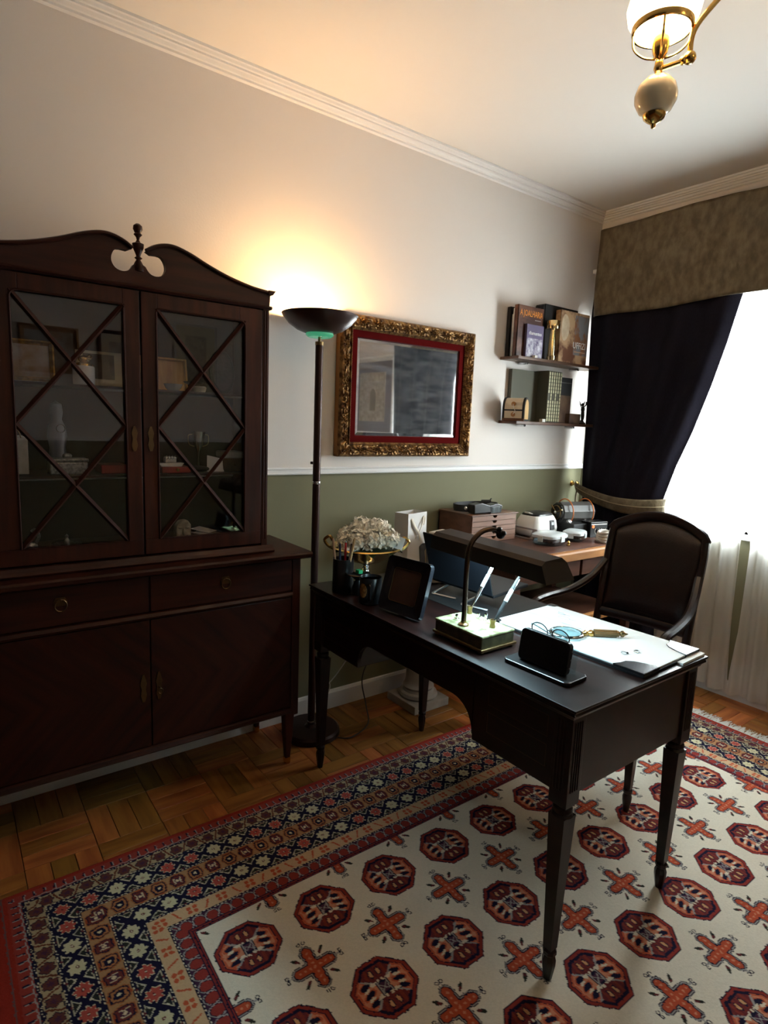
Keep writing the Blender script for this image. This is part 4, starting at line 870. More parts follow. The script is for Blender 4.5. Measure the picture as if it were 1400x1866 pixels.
def drape(label, tie_label, mx, name, wide=0.0):
    """mx: function mapping x so the right curtain mirrors the left"""
    def fn(u, v):
        z = 2.36 - v * 2.33; xa, xb = interp(LEFT, z), interp(EDGE, z)
        if wide: xb = max(xb, wide) if z > 1.25 else min(xb, 0.60 + max(0, z - 1.0) * 1.28)
        x = xa + (xb - xa) * u
        squeeze = math.exp(-((z - 1.0) / 0.28) ** 2)
        y = 3.275 + 0.020 * math.sin(u * 26 + 0.6 * math.sin(z * 1.7)) * (1 - 0.55 * squeeze) * (0.55 + 0.45 * (1 if z < 1.9 else 0.7)) - 0.035 * squeeze * math.sin(u * PI)
        return (mx(x), y, z)
    t = thing(name, label, 'curtain', (mx(0.4), 3.28, 0.03)); off = Vector(t.location)
    mb = MB().grid(fn, 120, 60); mb.v = [tuple(Vector(p) - off) for p in mb.v]; mb.build('cloth', M_NAVY, t, smooth=True, solid=0.004, ang=80)
    tb = thing('curtain_tieback', tie_label, 'tieback', (mx(0.0), 3.26, 1.06)); off = Vector(tb.location)
    path = bez([(0.035, 3.30, 1.066), (0.10, 3.235, 1.050), (0.22, 3.198, 1.020), (0.38, 3.190, 0.990), (0.52, 3.205, 0.985), (0.61, 3.235, 0.992), (0.655, 3.275, 1.0), (0.63, 3.315, 1.01)], 8); n = len(path)
    def fb(u, v):
        i = min(int(round(u * (n - 1))), n - 1); p = path[i]; w = 0.018 + 0.030 * math.sin(min(1, u * 1.25) * PI * 0.5)
        return (mx(p.x) - off.x, p.y - 0.010 * math.sin(v * PI) - off.y, p.z + (v - 0.5) * 2 * w - off.z)
    MB().grid(fb, n - 1, 8).build('band', M_VAL, tb, smooth=True, solid=0.004)
    MB().tube([(mx(path[i].x) - off.x, path[i].y - 0.016 - off.y, path[i].z + 0.006 * math.sin(i) * 0 + 0.004 - off.z) for i in range(n)], 0.0028, 6).build('braid', mat('braid_gold', (0.24, 0.19, 0.11), 0.7), tb)
    MB().tube(bez([(mx(0.055) - off.x, 3.30 - off.y, 1.05 - off.z), (mx(0.050) - off.x, 3.295 - off.y, 0.99 - off.z), (mx(0.055) - off.x, 3.29 - off.y, 0.93 - off.z)], 5), 0.007, 6).build('tassel_loop', M_VAL, tb)
drape('navy blue curtain swept aside left of the window', 'olive tieback holding the left navy curtain', lambda x: x, 'navy_curtain')
drape('navy blue curtain swept aside right of the window, seen in the mirror', 'olive tieback holding the right navy curtain', lambda x: 2.04 - x, 'navy_curtain', 0.84)
# brass hook on the wall
t = thing('curtain_hook', 'round brass curtain hook on the green wall above worktable', 'hook', (0.0, 3.305, 1.068))
MB().lathe([(0.016, 0.0), (0.019, 0.004), (0.014, 0.010), (0.006, 0.012), (0.005, 0.030), (0.014, 0.036), (0.017, 0.044), (0.010, 0.052), (0.0, 0.053)], (0.0005, 0, 0), 20, axis=(1, 0, 0)).build('knob', M_BRASS, t, smooth=True)
# valance: padded fabric pelmet with a rounded left corner
t = thing('window_valance', 'olive damask padded valance across the top of the window', 'valance', (1.02, 3.25, 2.10)); off = Vector(t.location)
def outline():
    pts = [(0.075, YW - 0.002)]; r = 0.05
    for i in range(9): a_ = PI + i * PI / 16; pts.append((0.075 + r + r * math.cos(a_), 3.25 + r + r * math.sin(a_)))
    n = 90
    for i in range(1, n): pts.append((0.125 + (1.915 - 0.125) * i / n, 3.25))
    for i in range(9): a_ = 1.5 * PI + i * PI / 16; pts.append((1.965 - r + r * math.cos(a_), 3.25 + r + r * math.sin(a_)))
    pts.append((1.965, YW - 0.002)); return pts
OL = outline()
def fv(u, v):
    i = min(int(round(u * (len(OL) - 1))), len(OL) - 1); x, y = OL[i]; zt = 2.602 - 0.006 * math.sin(x * 7); zb = 2.106 - 0.010 * math.sin(x * 3 + 1) + 0.005 * math.sin(x * 9)
    puff = 0.010 * math.sin(v * PI) + 0.005 * math.sin(x * 13 + v * 3) * math.sin(v * PI) + 0.003 * math.sin(x * 31 - v * 6)
    if 0.10 < v < 0.14: puff -= 0.004
    front = 1 if abs(y - 3.25) < 0.06 else 0.3
    return (x - off.x, y - puff * front - off.y, zb + (zt - zb) * v - off.z)
MB().grid(fv, len(OL) - 1, 28).build('fabric', M_VAL, t, smooth=True, solid=0.006, ang=80)
tb = MB(); tb.prism([(p - off.x, q - off.y) for p, q in OL], 'z', 2.586 - off.z, 2.594 - off.z); tb.build('top_board', M_VAL, t)
# sheer panels
def sheer(label, xa, xb, edge_side):
    t = thing('sheer_curtain', label, 'sheer curtain', ((xa + xb) / 2, 3.335, 0.045), group=None); off = Vector(t.location)
    GL = [(1.072, 2.30), (1.072, 1.4), (1.070, 0.94), (1.040, 0.895), (1.036, 0.86), (1.042, 0.711), (1.044, 0.474), (1.066, 0.139), (1.075, 0.04)]
    GR = [(1.064, 2.30), (1.064, 1.4), (1.066, 0.94), (1.096, 0.895), (1.099, 0.86), (1.098, 0.75), (1.096, 0.399), (1.079, 0.18), (1.076, 0.04)]
    def fn(u, v):
        z = 2.34 - v * 2.295
        if edge_side == 'R': a_, b_ = xa, interp(GL, z)
        else: a_, b_ = interp(GR, z), xb
        x = a_ + (b_ - a_) * u; am = 0.010 + 0.014 * v
        s = x if edge_side == 'R' else x
        y = (3.340 if edge_side == 'R' else 3.330) + am * math.sin(s * 62 + 0.8 * math.sin(z * 2.1)) * 0.75 + 0.006 * math.sin(s * 141 + z)
        zz = z - 0.006 * math.sin(s * 20) * v
        return (x - off.x, y - off.y, zz - off.z)
    MB().grid(fn, 170, 46).build('voile', M_SHEER, t, smooth=True, ang=80)
    def hm(u, v):
        p = fn(u, 1 - 0.085 * (1 - v)); return (p[0], p[1] - 0.0012, p[2])
    MB().grid(hm, 170, 3).build('hem', M_SHEER, t, smooth=True, ang=80)
sheer('white sheer curtain panel between navy curtain and the slit', 0.13, 1.05, 'R')
sheer('white sheer curtain panel right of the slit by the window', 1.08, 1.93, 'L')
t = thing('curtain_rail', 'white curtain rail hidden behind the olive valance', 'curtain rail', (1.0, 3.33, 2.36))
MB().box(-0.95, 0.95, -0.06, 0.05, 0.0, 0.02).build('rail', M_TRIM, t); MB().box(-0.9, -0.87, 0.05, 0.066, 0, 0.02).box(0.87, 0.9, 0.05, 0.066, 0, 0.02).build('rail_bracket', M_TRIM, t)

# ================================================================== CHANDELIER
M_MILK = mat('milk_glass', (0.85, 0.80, 0.70), 0.25, emit=(1.0, 0.72, 0.40), estr=4.5)
M_IVORY = mat('ivory_porcelain', (0.84, 0.74, 0.54), 0.12, coat=0.5)
CX, CY = 1.80, 1.75
ch = thing('chandelier', 'brass chandelier with milk glass oil-lamp shades hanging from the ceiling', 'chandelier', (CX, CY, H))
st = MB(); st.lathe([(0.0, 0.0), (0.06, 0.0), (0.058, -0.015), (0.03, -0.03), (0.010, -0.04), (0.010, -0.20), (0.025, -0.23), (0.040, -0.27), (0.025, -0.31), (0.010, -0.33), (0.0, -0.33)], n=28); st.build('stem', M_BRASS, ch, smooth=True)
def chand_arm(ax, ay, light):
    """arm ending at world (ax, ay); hanging lamp built in chandelier coordinates"""
    dx, dy = ax - CX, ay - CY; L0 = math.hypot(dx, dy); ux, uy = dx / L0, dy / L0
    K = 0.82
    def sc(z): return 2.232 + (z - 2.232) * K
    def at(r, z): return (ux * (L0 + (r - L0) * (K if r > L0 - 0.12 else 1)), uy * (L0 + (r - L0) * (K if r > L0 - 0.12 else 1)), (sc(z) if r > L0 - 0.12 else z) - H)
    arm = MB(); zj = 2.326
    arm.tube(bez([at(0.02, 2.47), at(0.10, 2.56), at(0.20, 2.545), at(L0 - 0.105, 2.43), at(L0 - 0.082, zj + 0.012)], 8), 0.0065, 8)
    arm.tube([at(L0 - 0.085, zj), at(L0 - 0.004, zj - 0.022)], 0.006, 8)
    ao = arm.build('arm', M_BRASS, ch, smooth=True)
    j = MB(); j.ball(at(L0 - 0.083, zj + 0.002), 0.015, 12, 8).ball(at(L0 - 0.066, zj - 0.004), 0.010, 10, 6); j.build('arm_joint', M_BRASS, ao, smooth=True)
    c = at(L0, 0)
    def lz(prof, name, m, parent=ao, n=32, close=False): return MB().lathe([(r * K * (0.90 if name == 'porcelain_ball' else 1), sc(z) - H) for r, z in prof], (c[0], c[1], 0), n, close=close).build(name, m, parent, smooth=True)
    lz([(0.0, 2.140), (0.006, 2.142), (0.008, 2.152), (0.018, 2.158), (0.030, 2.168), (0.033, 2.178), (0.0, 2.180)], 'bottom_finial', M_BRASS)
    lz([(0.028, 2.176), (0.052, 2.190), (0.066, 2.214), (0.068, 2.232), (0.060, 2.256), (0.040, 2.276), (0.016, 2.284), (0.0, 2.284)], 'porcelain_ball', M_IVORY)
    lz([(0.0, 2.282), (0.014, 2.284), (0.010, 2.296), (0.014, 2.304), (0.012, 2.322), (0.008, 2.330), (0.020, 2.345), (0.024, 2.362), (0.022, 2.398), (0.014, 2.404), (0.0, 2.404)], 'burner', M_BRASS)
    for k in range(4):
        t_ = k * PI / 2 + 0.6
        MB().tube(bez([*[(c[0] + q_ * K * math.cos(t_), c[1] + q_ * K * math.sin(t_), sc(w_) - H) for q_, w_ in ((0.012, 2.332), (0.045, 2.340), (0.074, 2.366), (0.080, 2.408))]], 6), 0.003, 6).build('shade_support', M_BRASS, ao, smooth=True)
    lz([(0.078, 2.404), (0.084, 2.404), (0.086, 2.410), (0.086, 2.420), (0.080, 2.422), (0.078, 2.416)], 'shade_ring', M_BRASS, close=True)
    lz([(0.080, 2.418), (0.098, 2.440), (0.104, 2.470), (0.094, 2.510), (0.066, 2.545), (0.034, 2.565), (0.030, 2.595), (0.027, 2.595), (0.030, 2.562), (0.062, 2.541), (0.090, 2.508), (0.100, 2.470), (0.094, 2.442), (0.077, 2.420)], 'milk_glass_shade', M_MILK, close=True)
    MB().ball((c[0], c[1], sc(2.440) - H), (0.020, 0.020, 0.028), 14, 10).build('bulb', mat('bulb_glow', (1, 0.9, 0.7), 0.3, emit=(1.0, 0.78, 0.42), estr=30), ao, smooth=True)
    if light:
        l = bpy.data.lights.new('chandelier_bulb', 'POINT'); l.energy = 5.5; l.color = (1.0, 0.63, 0.34); l.shadow_soft_size = 0.03
        q = bpy.data.objects.new('chandelier_bulb', l); COL.objects.link(q); q.parent = ch; q.location = (c[0], c[1], sc(2.442) - H)
AX, AY = 1.468, 1.468
chand_arm(AX, AY, True)
for k in (1, 2):
    a_ = k * 2 * PI / 3; dx, dy = AX - CX, AY - CY
    chand_arm(CX + dx * math.cos(a_) - dy * math.sin(a_), CY + dx * math.sin(a_) + dy * math.cos(a_), True)

# ================================================================== WRITING DESK
DX0, DX1, DY0, DY1, DZ = 0.381, 1.620, 1.1415, 1.7776, 0.770
dk = thing('writing_desk', 'dark wooden kneehole writing desk on tapered legs standing over the rug edge', 'desk', (1.0, 1.46, 0)); DO = Vector((1.0, 1.46, 0))
def dl(mb): mb.v = [tuple(Vector(p) - DO) for p in mb.v]; return mb
tp = MB(); n = 0
prof = [(0.0, 0.770), (0.006, 0.766), (0.004, 0.761), (0.010, 0.757), (0.002, 0.750), (0.010, 0.744), (0.022, 0.740)]   # inset, z: moulded edge
vs = []
for ins, z in [(0.0, 0.770)] + [(0.0, 0.764), (0.005, 0.760), (0.002, 0.753), (0.010, 0.747), (0.014, 0.738)]:
    vs += [(DX0 + ins, DY0 + ins, z), (DX1 - ins, DY0 + ins, z), (DX1 - ins, DY1 - ins, z), (DX0 + ins, DY1 - ins, z)]
m_ = len(vs) // 4; fs = [(0, 1, 2, 3), tuple((m_ - 1) * 4 + k for k in (3, 2, 1, 0))]
for j in range(m_ - 1):
    for k in range(4): fs.append((j * 4 + (k + 1) % 4, j * 4 + k, (j + 1) * 4 + k, (j + 1) * 4 + (k + 1) % 4))
dl(tp.add(vs, fs)).build('tabletop', M_DESK, dk, bevel=0.0015)
yf, yr = 1.165, 1.754
def ped(x0, x1, name):
    return dl(B(x0, x1, yf + 0.008, yr - 0.008, 0.528, 0.738)).build(name, M_DESK, dk, bevel=0.002)
p1 = ped(0.405, 0.690, 'left_pedestal'); p2 = ped(1.270, 1.596, 'right_pedestal')
# front apron with arched corners over the kneehole
def arch(x0, x1, zt, zb, zm, r, n=8):
    pts = [(x0, zt), (x0, zb)]
    pts += [(x0 + r * (1 - math.cos(PI / 2 * i / n)), zb + (zm - zb) * math.sin(PI / 2 * i / n)) for i in range(n + 1)]
    pts += [(x1 - r * (1 - math.cos(PI / 2 * (n - i) / n)), zb + (zm - zb) * math.sin(PI / 2 * (n - i) / n)) for i in range(n + 1)]
    pts += [(x1, zb), (x1, zt)]; return pts
dl(MB().prism(arch(0.690, 1.270, 0.738, 0.545, 0.632, 0.085), 'y', yf + 0.006, yf + 0.024)).build('front_apron', M_DESK, dk, bevel=0.0015)
dl(MB().prism(arch(0.690, 1.270, 0.738, 0.600, 0.640, 0.06), 'y', yr - 0.030, yr - 0.012)).build('rear_apron', M_DESK, dk, bevel=0.0015)
M_INLAY = mat('boxwood_inlay', (0.055, 0.024, 0.012), 0.35)
def inlay(x0, x1, z0, z1, y=None, parent=dk):
    mb = MB(); w = 0.0016; y = yf + 0.008
    for a, b, c, d in ((x0, x1, z0, z0 + w), (x0, x1, z1 - w, z1), (x0, x0 + w, z0, z1), (x1 - w, x1, z0, z1)): mb.box(a, b, y - 0.0006, y + 0.001, c, d)
    dl(mb).build('inlay_line', M_INLAY, parent)
inlay(1.325, 1.525, 0.655, 0.712); inlay(1.325, 1.525, 0.575, 0.635); inlay(0.455, 0.660, 0.655, 0.712); inlay(0.455, 0.660, 0.575, 0.635)
# drawers on the sitter's side
for (x0, x1, z0, z1) in ((0.44, 0.68, 0.640, 0.728), (0.44, 0.68, 0.540, 0.632), (1.28, 1.56, 0.640, 0.728), (1.28, 1.56, 0.540, 0.632), (0.71, 1.25, 0.652, 0.728)):
    d = dl(B(x0, x1, yr - 0.012, yr + 0.004, z0, z1)).build('drawer', M_DESK, dk, bevel=0.002)
    dl(MB().lathe([(0.005, 0), (0.005, 0.006), (0.010, 0.012), (0.008, 0.018), (0, 0.02)], ((x0 + x1) / 2, yr + 0.004, (z0 + z1) / 2), 14, axis=(0, 1, 0))).build('knob', M_OLDBRASS, d, smooth=True)
for (lx, ly) in ((0.426, 1.187), (1.577, 1.187), (0.426, 1.732), (1.577, 1.732)):
    ps = MB(); ps.box(lx - 0.026, lx + 0.026, ly - 0.026, ly + 0.026, 0.505, 0.738)
    for k in (-0.014, -0.005, 0.004, 0.013):
        sx = 1 if lx > 1 else -1
        ps.cyl((lx + sx * 0.0262, ly + k, 0.545), (lx + sx * 0.0262, ly + k, 0.725), 0.0024, n=6)
        sy = 1 if ly > 1.5 else -1
        ps.cyl((lx + k, ly + sy * 0.0262, 0.545), (lx + k, ly + sy * 0.0262, 0.725), 0.0024, n=6)
    dl(ps).build('fluted_corner_post', M_DESK, dk, bevel=0.002)
    lg = MB(); lg.lathe([(0.020, 0.506), (0.019, 0.500), (0.024, 0.494), (0.025, 0.486), (0.022, 0.480), (0.027, 0.474)], (lx, ly, 0), 20)
    lg.lathe([(0.0125, 0.098), (0.0165, 0.25), (0.021, 0.40), (0.0235, 0.474)], (lx, ly, 0), sq=True)
    lo = dl(lg).build('leg', M_DESK, dk, smooth=True, ang=30)
    dl(MB().lathe([(0.0125, 0.098), (0.018, 0.092), (0.018, 0.083), (0.014, 0.078), (0.018, 0.066), (0.0175, 0.050), (0.011, 0.0085), (0.0, 0.0085)] if not (lx < 0.5) else [(0.0125, 0.098), (0.018, 0.092), (0.018, 0.083), (0.014, 0.078), (0.018, 0.066), (0.0175, 0.050), (0.011, 0.0), (0.0, 0.0)], (lx, ly, 0), 8, rz=PI / 8)).build('spade_foot', M_DESK, lo, smooth=True, ang=30)

# ---------------------------------------------------------------- leather mat and writing pad
o = B(0.640, 1.085, 1.425, 1.752, DZ, DZ + 0.003).build('leather_mat', mat('black_leather', (0.012, 0.011, 0.011), 0.42, bump=0.15, bscale=220), bevel=0.001); tag(o, 'black leather mat under the laptop stand on the desk', 'desk mat')
pad = thing('desk_blotter', 'white desk blotter with black leather corners at the right end of the desk', 'blotter', (1.338, 1.608, DZ), rot=(0, 0, math.radians(2)))
M_LCORN = mat('black_glossy_leather', (0.010, 0.009, 0.010), 0.25, bump=0.1, bscale=200)
B(-0.262, 0.262, -0.165, 0.158, 0, 0.008).build('board', M_LCORN, pad, bevel=0.002)
B(-0.258, 0.258, -0.160, 0.154, 0.008, 0.0125).build('paper_block', M_PAPER, pad, bevel=0.001)
for sx in (-1, 1):
    for sy, yy in ((-1, -0.165), (1, 0.158)):
        c = MB(); g_ = 1.0 if sx > 0 else 0.35; pts = [(sx * 0.262, yy), (sx * 0.262, yy - sy * 0.085 * g_)] + [(sx * (0.262 - g_ * (0.075 * t_ + 0.035 * math.sin(t_ * PI))), yy - sy * (0.085 * g_ * (1 - t_)) + sy * -0.012 * g_ * math.sin(t_ * PI)) for t_ in (0.2, 0.4, 0.6, 0.8)] + [(sx * (0.262 - 0.09 * g_), yy)]
        c.prism(pts, 'z', 0.006, 0.0150); c.build('leather_corner', M_LCORN, pad, bevel=0.0015)
B(0.262, 0.278, 0.02, 0.158, 0.0, 0.007).build('edge_flap', M_PAPER, pad)
M_PENCIL = mat('pencil_grey', (0.32, 0.34, 0.38), 0.8)
sk = MB(); r = random.Random(4)
for (cx, cy, rx, ry) in ((-0.14, 0.06, 0.022, 0.012), (-0.10, 0.02, 0.018, 0.011), (-0.17, 0.09, 0.014, 0.006)):
    sk.tube([(cx + rx * math.cos(2 * PI * i / 20), cy + ry * math.sin(2 * PI * i / 20), 0.0127) for i in range(20)], 0.0006, 4, closed=True)
for i in range(9):
    cx, cy = -0.2 + 0.03 * r.random() + 0.028 * i, 0.10 - 0.022 * i + 0.03 * r.random(); ln = 0.012 + 0.02 * r.random()
    sk.tube([(cx, cy, 0.0127), (cx + ln * 0.5, cy + 0.004 * r.uniform(-1, 1), 0.0127), (cx + ln, cy + 0.003, 0.0127)], 0.0005, 4)
sk.build('pencil_sketch', M_PENCIL, pad)
PZ = DZ + 0.0128
# magnifying glass
mg = thing('magnifying_glass', 'magnifying glass with ribbed brass handle lying on the blotter', 'magnifying glass', (1.306, 1.527, PZ), rz=math.radians(52))
MB().tube([(0.048 * math.cos(2 * PI * i / 36), 0.048 * math.sin(2 * PI * i / 36), 0.008) for i in range(36)], [(0.0035, 0.006)] * 36, 8, closed=True).build('rim', M_CHROME, mg, smooth=True)
MB().lathe([(0.0, 0.004), (0.030, 0.006), (0.045, 0.008), (0.030, 0.010), (0.0, 0.012)], n=32).build('lens', M_CLEAR, mg, smooth=True)
MB().lathe([(0.004, 0.048), (0.005, 0.052), (0.010, 0.058), (0.006, 0.066), (0.011, 0.074), (0.010, 0.080), (0.006, 0.084)], (0, 0, 0.009), 16, axis=(1, 0, 0)).build('ferrule', M_BRASS, mg, smooth=True)
hd = MB()
for k in range(10): a_ = 2 * PI * k / 10; hd.cyl((0.084, 0.0085 * math.cos(a_), 0.0115 + 0.0085 * math.sin(a_)), (0.155, 0.0080 * math.cos(a_), 0.0115 + 0.0080 * math.sin(a_)), 0.0030, n=6)
hd.cyl((0.083, 0, 0.0115), (0.156, 0, 0.0115), 0.0082, n=14); hd.build('ribbed_handle', mat('horn_brass', (0.22, 0.16, 0.08), 0.35, 0.7), mg, smooth=True)
MB().lathe([(0.009, 0.156), (0.009, 0.160), (0.005, 0.163), (0.009, 0.168), (0.010, 0.174), (0.005, 0.180), (0.003, 0.186), (0.0, 0.190)], (0, 0, 0.0115), 16, axis=(1, 0, 0)).build('end_knob', M_OLDBRASS, mg, smooth=True)
# rings
for i, (x, y, lb, cat) in enumerate(((1.489, 1.545, 'gem-set ring lying on its side on the blotter near the magnifier', 'ring'), (1.503, 1.588, 'plain thin ring lying flat on the blotter beside the gem ring', 'ring'))):
    t = thing('finger_ring', lb, cat, (x, y, PZ), rz=0.5 + i, group='rings on the blotter')
    MB().tube([(0.0095 * math.cos(2 * PI * q / 22), 0.0095 * math.sin(2 * PI * q / 22), 0.0016) for q in range(22)], 0.0015, 6, closed=True).build('band', M_CHROME, t, smooth=True)
    if i == 0: MB().ball((0.0105, 0, 0.003), (0.003, 0.004, 0.003), 8, 6).build('gem', M_BLACK, t)
# phone and spectacles holder
ph = thing('spectacles_stand', 'clear acrylic stand on a black base holding spectacles behind a black wallet', 'stand', (1.423, 1.275, DZ), rz=math.radians(2))
MB().prism([(-0.100 + 0.012 * math.cos(a_) * s1 if False else x, y) for x, y in [(-0.104, -0.040), (-0.094, -0.050), (0.096, -0.050), (0.106, -0.040), (0.106, 0.036), (0.096, 0.046), (-0.094, 0.046), (-0.104, 0.036)]], 'z', 0, 0.011).build('base_plate', M_BLACK, ph, bevel=0.003)
B(-0.085, 0.085, 0.012, 0.015, 0.011, 0.135, R=RX(math.radians(-6)), c=(0, 0.0135, 0.011)).build('acrylic_back', M_CLEAR, ph)
t = thing('black_wallet', 'black rounded leather phone case standing in the acrylic holder', 'phone case', (1.425, 1.266, DZ + 0.0112), rot=(math.radians(-8), 0, math.radians(2)))
def rrect(w, h, r, n=5):
    pts = []
    for cx, cz, a0 in ((w / 2 - r, r, -PI / 2), (w / 2 - r, h - r, 0), (-w / 2 + r, h - r, PI / 2), (-w / 2 + r, r, PI)):
        pts += [(cx + r * math.cos(a0 + PI / 2 * i / n), cz + r * math.sin(a0 + PI / 2 * i / n)) for i in range(n + 1)]
    return pts
MB().prism(rrect(0.156, 0.088, 0.014), 'y', -0.012, 0.006).build('case_body', M_LCORN, t, bevel=0.003)
MB().prism(rrect(0.150, 0.082, 0.012), 'y', 0.006, 0.010).build('case_back', M_BLACK, t, bevel=0.002)
for z in (0.022, 0.044, 0.066): MB().cyl((0.078, -0.002, z), (0.0795, -0.002, z), 0.002, n=8).build('stud', M_CHROME, t)
t = thing('spectacles', 'pair of thin black wire spectacles tucked behind the black phone case', 'spectacles', (1.418, 1.2975, DZ + 0.075), rot=(math.radians(8), 0, math.radians(2)))
for s in (-1, 1):
    MB().tube([(s * 0.034 + 0.026 * math.cos(2 * PI * i / 24), 0, 0.022 + 0.020 * math.sin(2 * PI * i / 24)) for i in range(24)], 0.0016, 6, closed=True).build('rim', M_BLACK, t, smooth=True)
    MB().lathe([(0.0, -0.0006), (0.0205, -0.0006), (0.0205, 0.0006), (0, 0.0006)], (s * 0.034, 0, 0.022), 20, axis=(0, 1, 0)).build('lens', M_CLEAR, t)
    MB().tube(bez([(s * 0.061, 0.0, 0.028), (s * 0.064, 0.008, 0.028), (s * 0.03, 0.012, 0.018), (s * -0.04, 0.012, 0.0)], 5), 0.0014, 5).build('temple', M_BLACK, t)
MB().tube(bez([(-0.009, 0, 0.026), (0, 0, 0.031), (0.009, 0, 0.026)], 4), 0.0015, 5).build('bridge', M_BLACK, t)

# ================================================================== DESK LAMP
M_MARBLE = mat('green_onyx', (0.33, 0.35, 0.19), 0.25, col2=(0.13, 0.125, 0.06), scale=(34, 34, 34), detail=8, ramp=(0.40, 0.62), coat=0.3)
M_SHADE = mat('brown_lacquered_shade', (0.026, 0.017, 0.012), 0.45, 0.2)
la = thing('desk_lamp', 'brown trough-shaded desk lamp on a green onyx base, switched on', 'desk lamp', (1.16, 1.27, DZ))
LO = Vector((1.16, 1.27, DZ))
def ll(mb): mb.v = [tuple(Vector(p) - LO) for p in mb.v]; return mb
ll(B(1.060, 1.258, 1.203, 1.340, 0.783, 0.815)).build('stone_body', mat('shaded_olive_onyx', (0.070, 0.060, 0.028), 0.4, col2=(0.030, 0.024, 0.012), scale=(40, 40, 40), detail=6), la, bevel=0.003)  # base sides coloured darker than the onyx top, shade put into the colour
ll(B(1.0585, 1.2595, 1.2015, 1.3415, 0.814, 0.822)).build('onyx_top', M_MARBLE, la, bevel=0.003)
ll(B(1.054, 1.266, 1.197, 1.346, 0.776, 0.785)).build('base_rim', M_OLDBRASS, la, bevel=0.003)
for fx in (1.068, 1.250):
    for fy in (1.21, 1.333): ll(MB().lathe([(0.008, 0), (0.010, 0.003), (0.008, 0.008)], (fx, fy, 0.770), 14)).build('foot', M_OLDBRASS, la)
px, py = 1.155, 1.230
pole = ll(MB().tube([(px, py, 0.822)] + bez([(px, py, 0.90), (px + 0.001, py, 1.03), (px + 0.004, py + 0.012, 1.075), (px + 0.010, py + 0.045, 1.104), (px + 0.013, py + 0.090, 1.108), (px + 0.014, py + 0.115, 1.094)], 8), 0.0078, 12)).build('curved_stem', mat('bronze_stem', (0.10, 0.065, 0.045), 0.25, 0.9), la, smooth=True)
ll(MB().lathe([(0.017, 0.822), (0.016, 0.826), (0.009, 0.830), (0.0085, 0.836)], (px, py, 0), 18)).build('stem_flange', M_OLDBRASS, la, smooth=True)
jn = MB(); jn.ball((px + 0.016, py + 0.118, 1.090), 0.014, 10, 8).ball((px + 0.034, py + 0.112, 1.097), 0.008, 8, 6).ball((px - 0.004, py + 0.124, 1.096), 0.008, 8, 6).ball((px + 0.022, py + 0.105, 1.108), 0.008, 8, 6); ll(jn).build('swivel_joint', M_BLACK, la, smooth=True)
for (kx, ky, hh) in ((1.130, 1.318, 0.016), (1.160, 1.320, 0.024), (1.110, 1.245, 0.018)): ll(MB().lathe([(0.008, 0), (0.008, 0.005), (0.004, 0.007), (0.005, hh - 0.004), (0.004, hh), (0, hh)], (kx, ky, 0.822), 14)).build('switch_knob', M_CHROME, la, smooth=True)
# trough shade: cross-section (across, up), swept along its axis
S0v = Vector((0.915, 1.310, 1.000)); S1v = Vector((1.405, 1.252, 1.008)); ax = (S1v - S0v).normalized(); ac = Vector((-ax.y, ax.x, 0)).normalized(); upv = ax.cross(ac)
outer = [(0.0, 0.0), (-0.002, 0.046), (0.010, 0.058), (0.070, 0.064), (0.090, 0.050), (0.104, 0.004)]
inner = [(0.102, 0.004), (0.087, 0.048), (0.069, 0.0615), (0.011, 0.0555), (0.0, 0.045), (0.002, 0.0)]
sec = outer + inner; Ls = (S1v - S0v).length
def sp(s, q, taper=0.0): return S0v + ax * s + ac * (q[0] if True else 0) + upv * q[1]
sv = [sp(0, q) for q in sec] + [sp(Ls, q) for q in sec]; k_ = len(sec)
shd = MB().add(sv, [(i, (i + 1) % k_, k_ + (i + 1) % k_, k_ + i) for i in range(k_)]); so = ll(shd).build('trough_shade', M_SHADE, la)
for s_, d_ in ((0, -1), (Ls, 1)):
    e = MB(); a_ = [sp(s_, q) for q in outer]; b2 = [sp(s_ + d_ * (0.022 if q[1] < 0.03 else 0.004), q) for q in outer]
    e.add(a_ + b2, [tuple(range(6)), tuple(range(11, 5, -1))] + [(i, (i + 1) % 6, 6 + (i + 1) % 6, 6 + i) for i in range(6)]); ll(e).build('end_cap', M_SHADE, so)
ll(MB().cyl(sp(0.03, (0.052, 0.036)), sp(Ls - 0.03, (0.052, 0.036)), 0.008, n=12)).build('fluorescent_tube', mat('fluorescent_glow', (1, 1, 1), 0.4, emit=(0.66, 0.93, 1.0), estr=14), la)
lt = bpy.data.lights.new('desk_lamp_light', 'AREA'); lt.shape = 'RECTANGLE'; lt.size = Ls - 0.08; lt.size_y = 0.05; lt.energy = 5.0; lt.color = (0.55, 0.88, 1.0)
lq = bpy.data.objects.new('desk_lamp_light', lt); COL.objects.link(lq); lq.parent = la
zc = upv; m3 = Matrix((ax, ac, zc)).transposed(); lq.matrix_local = Matrix.Translation(sp(Ls / 2, (0.052, 0.024)) - LO) @ m3.to_4x4()
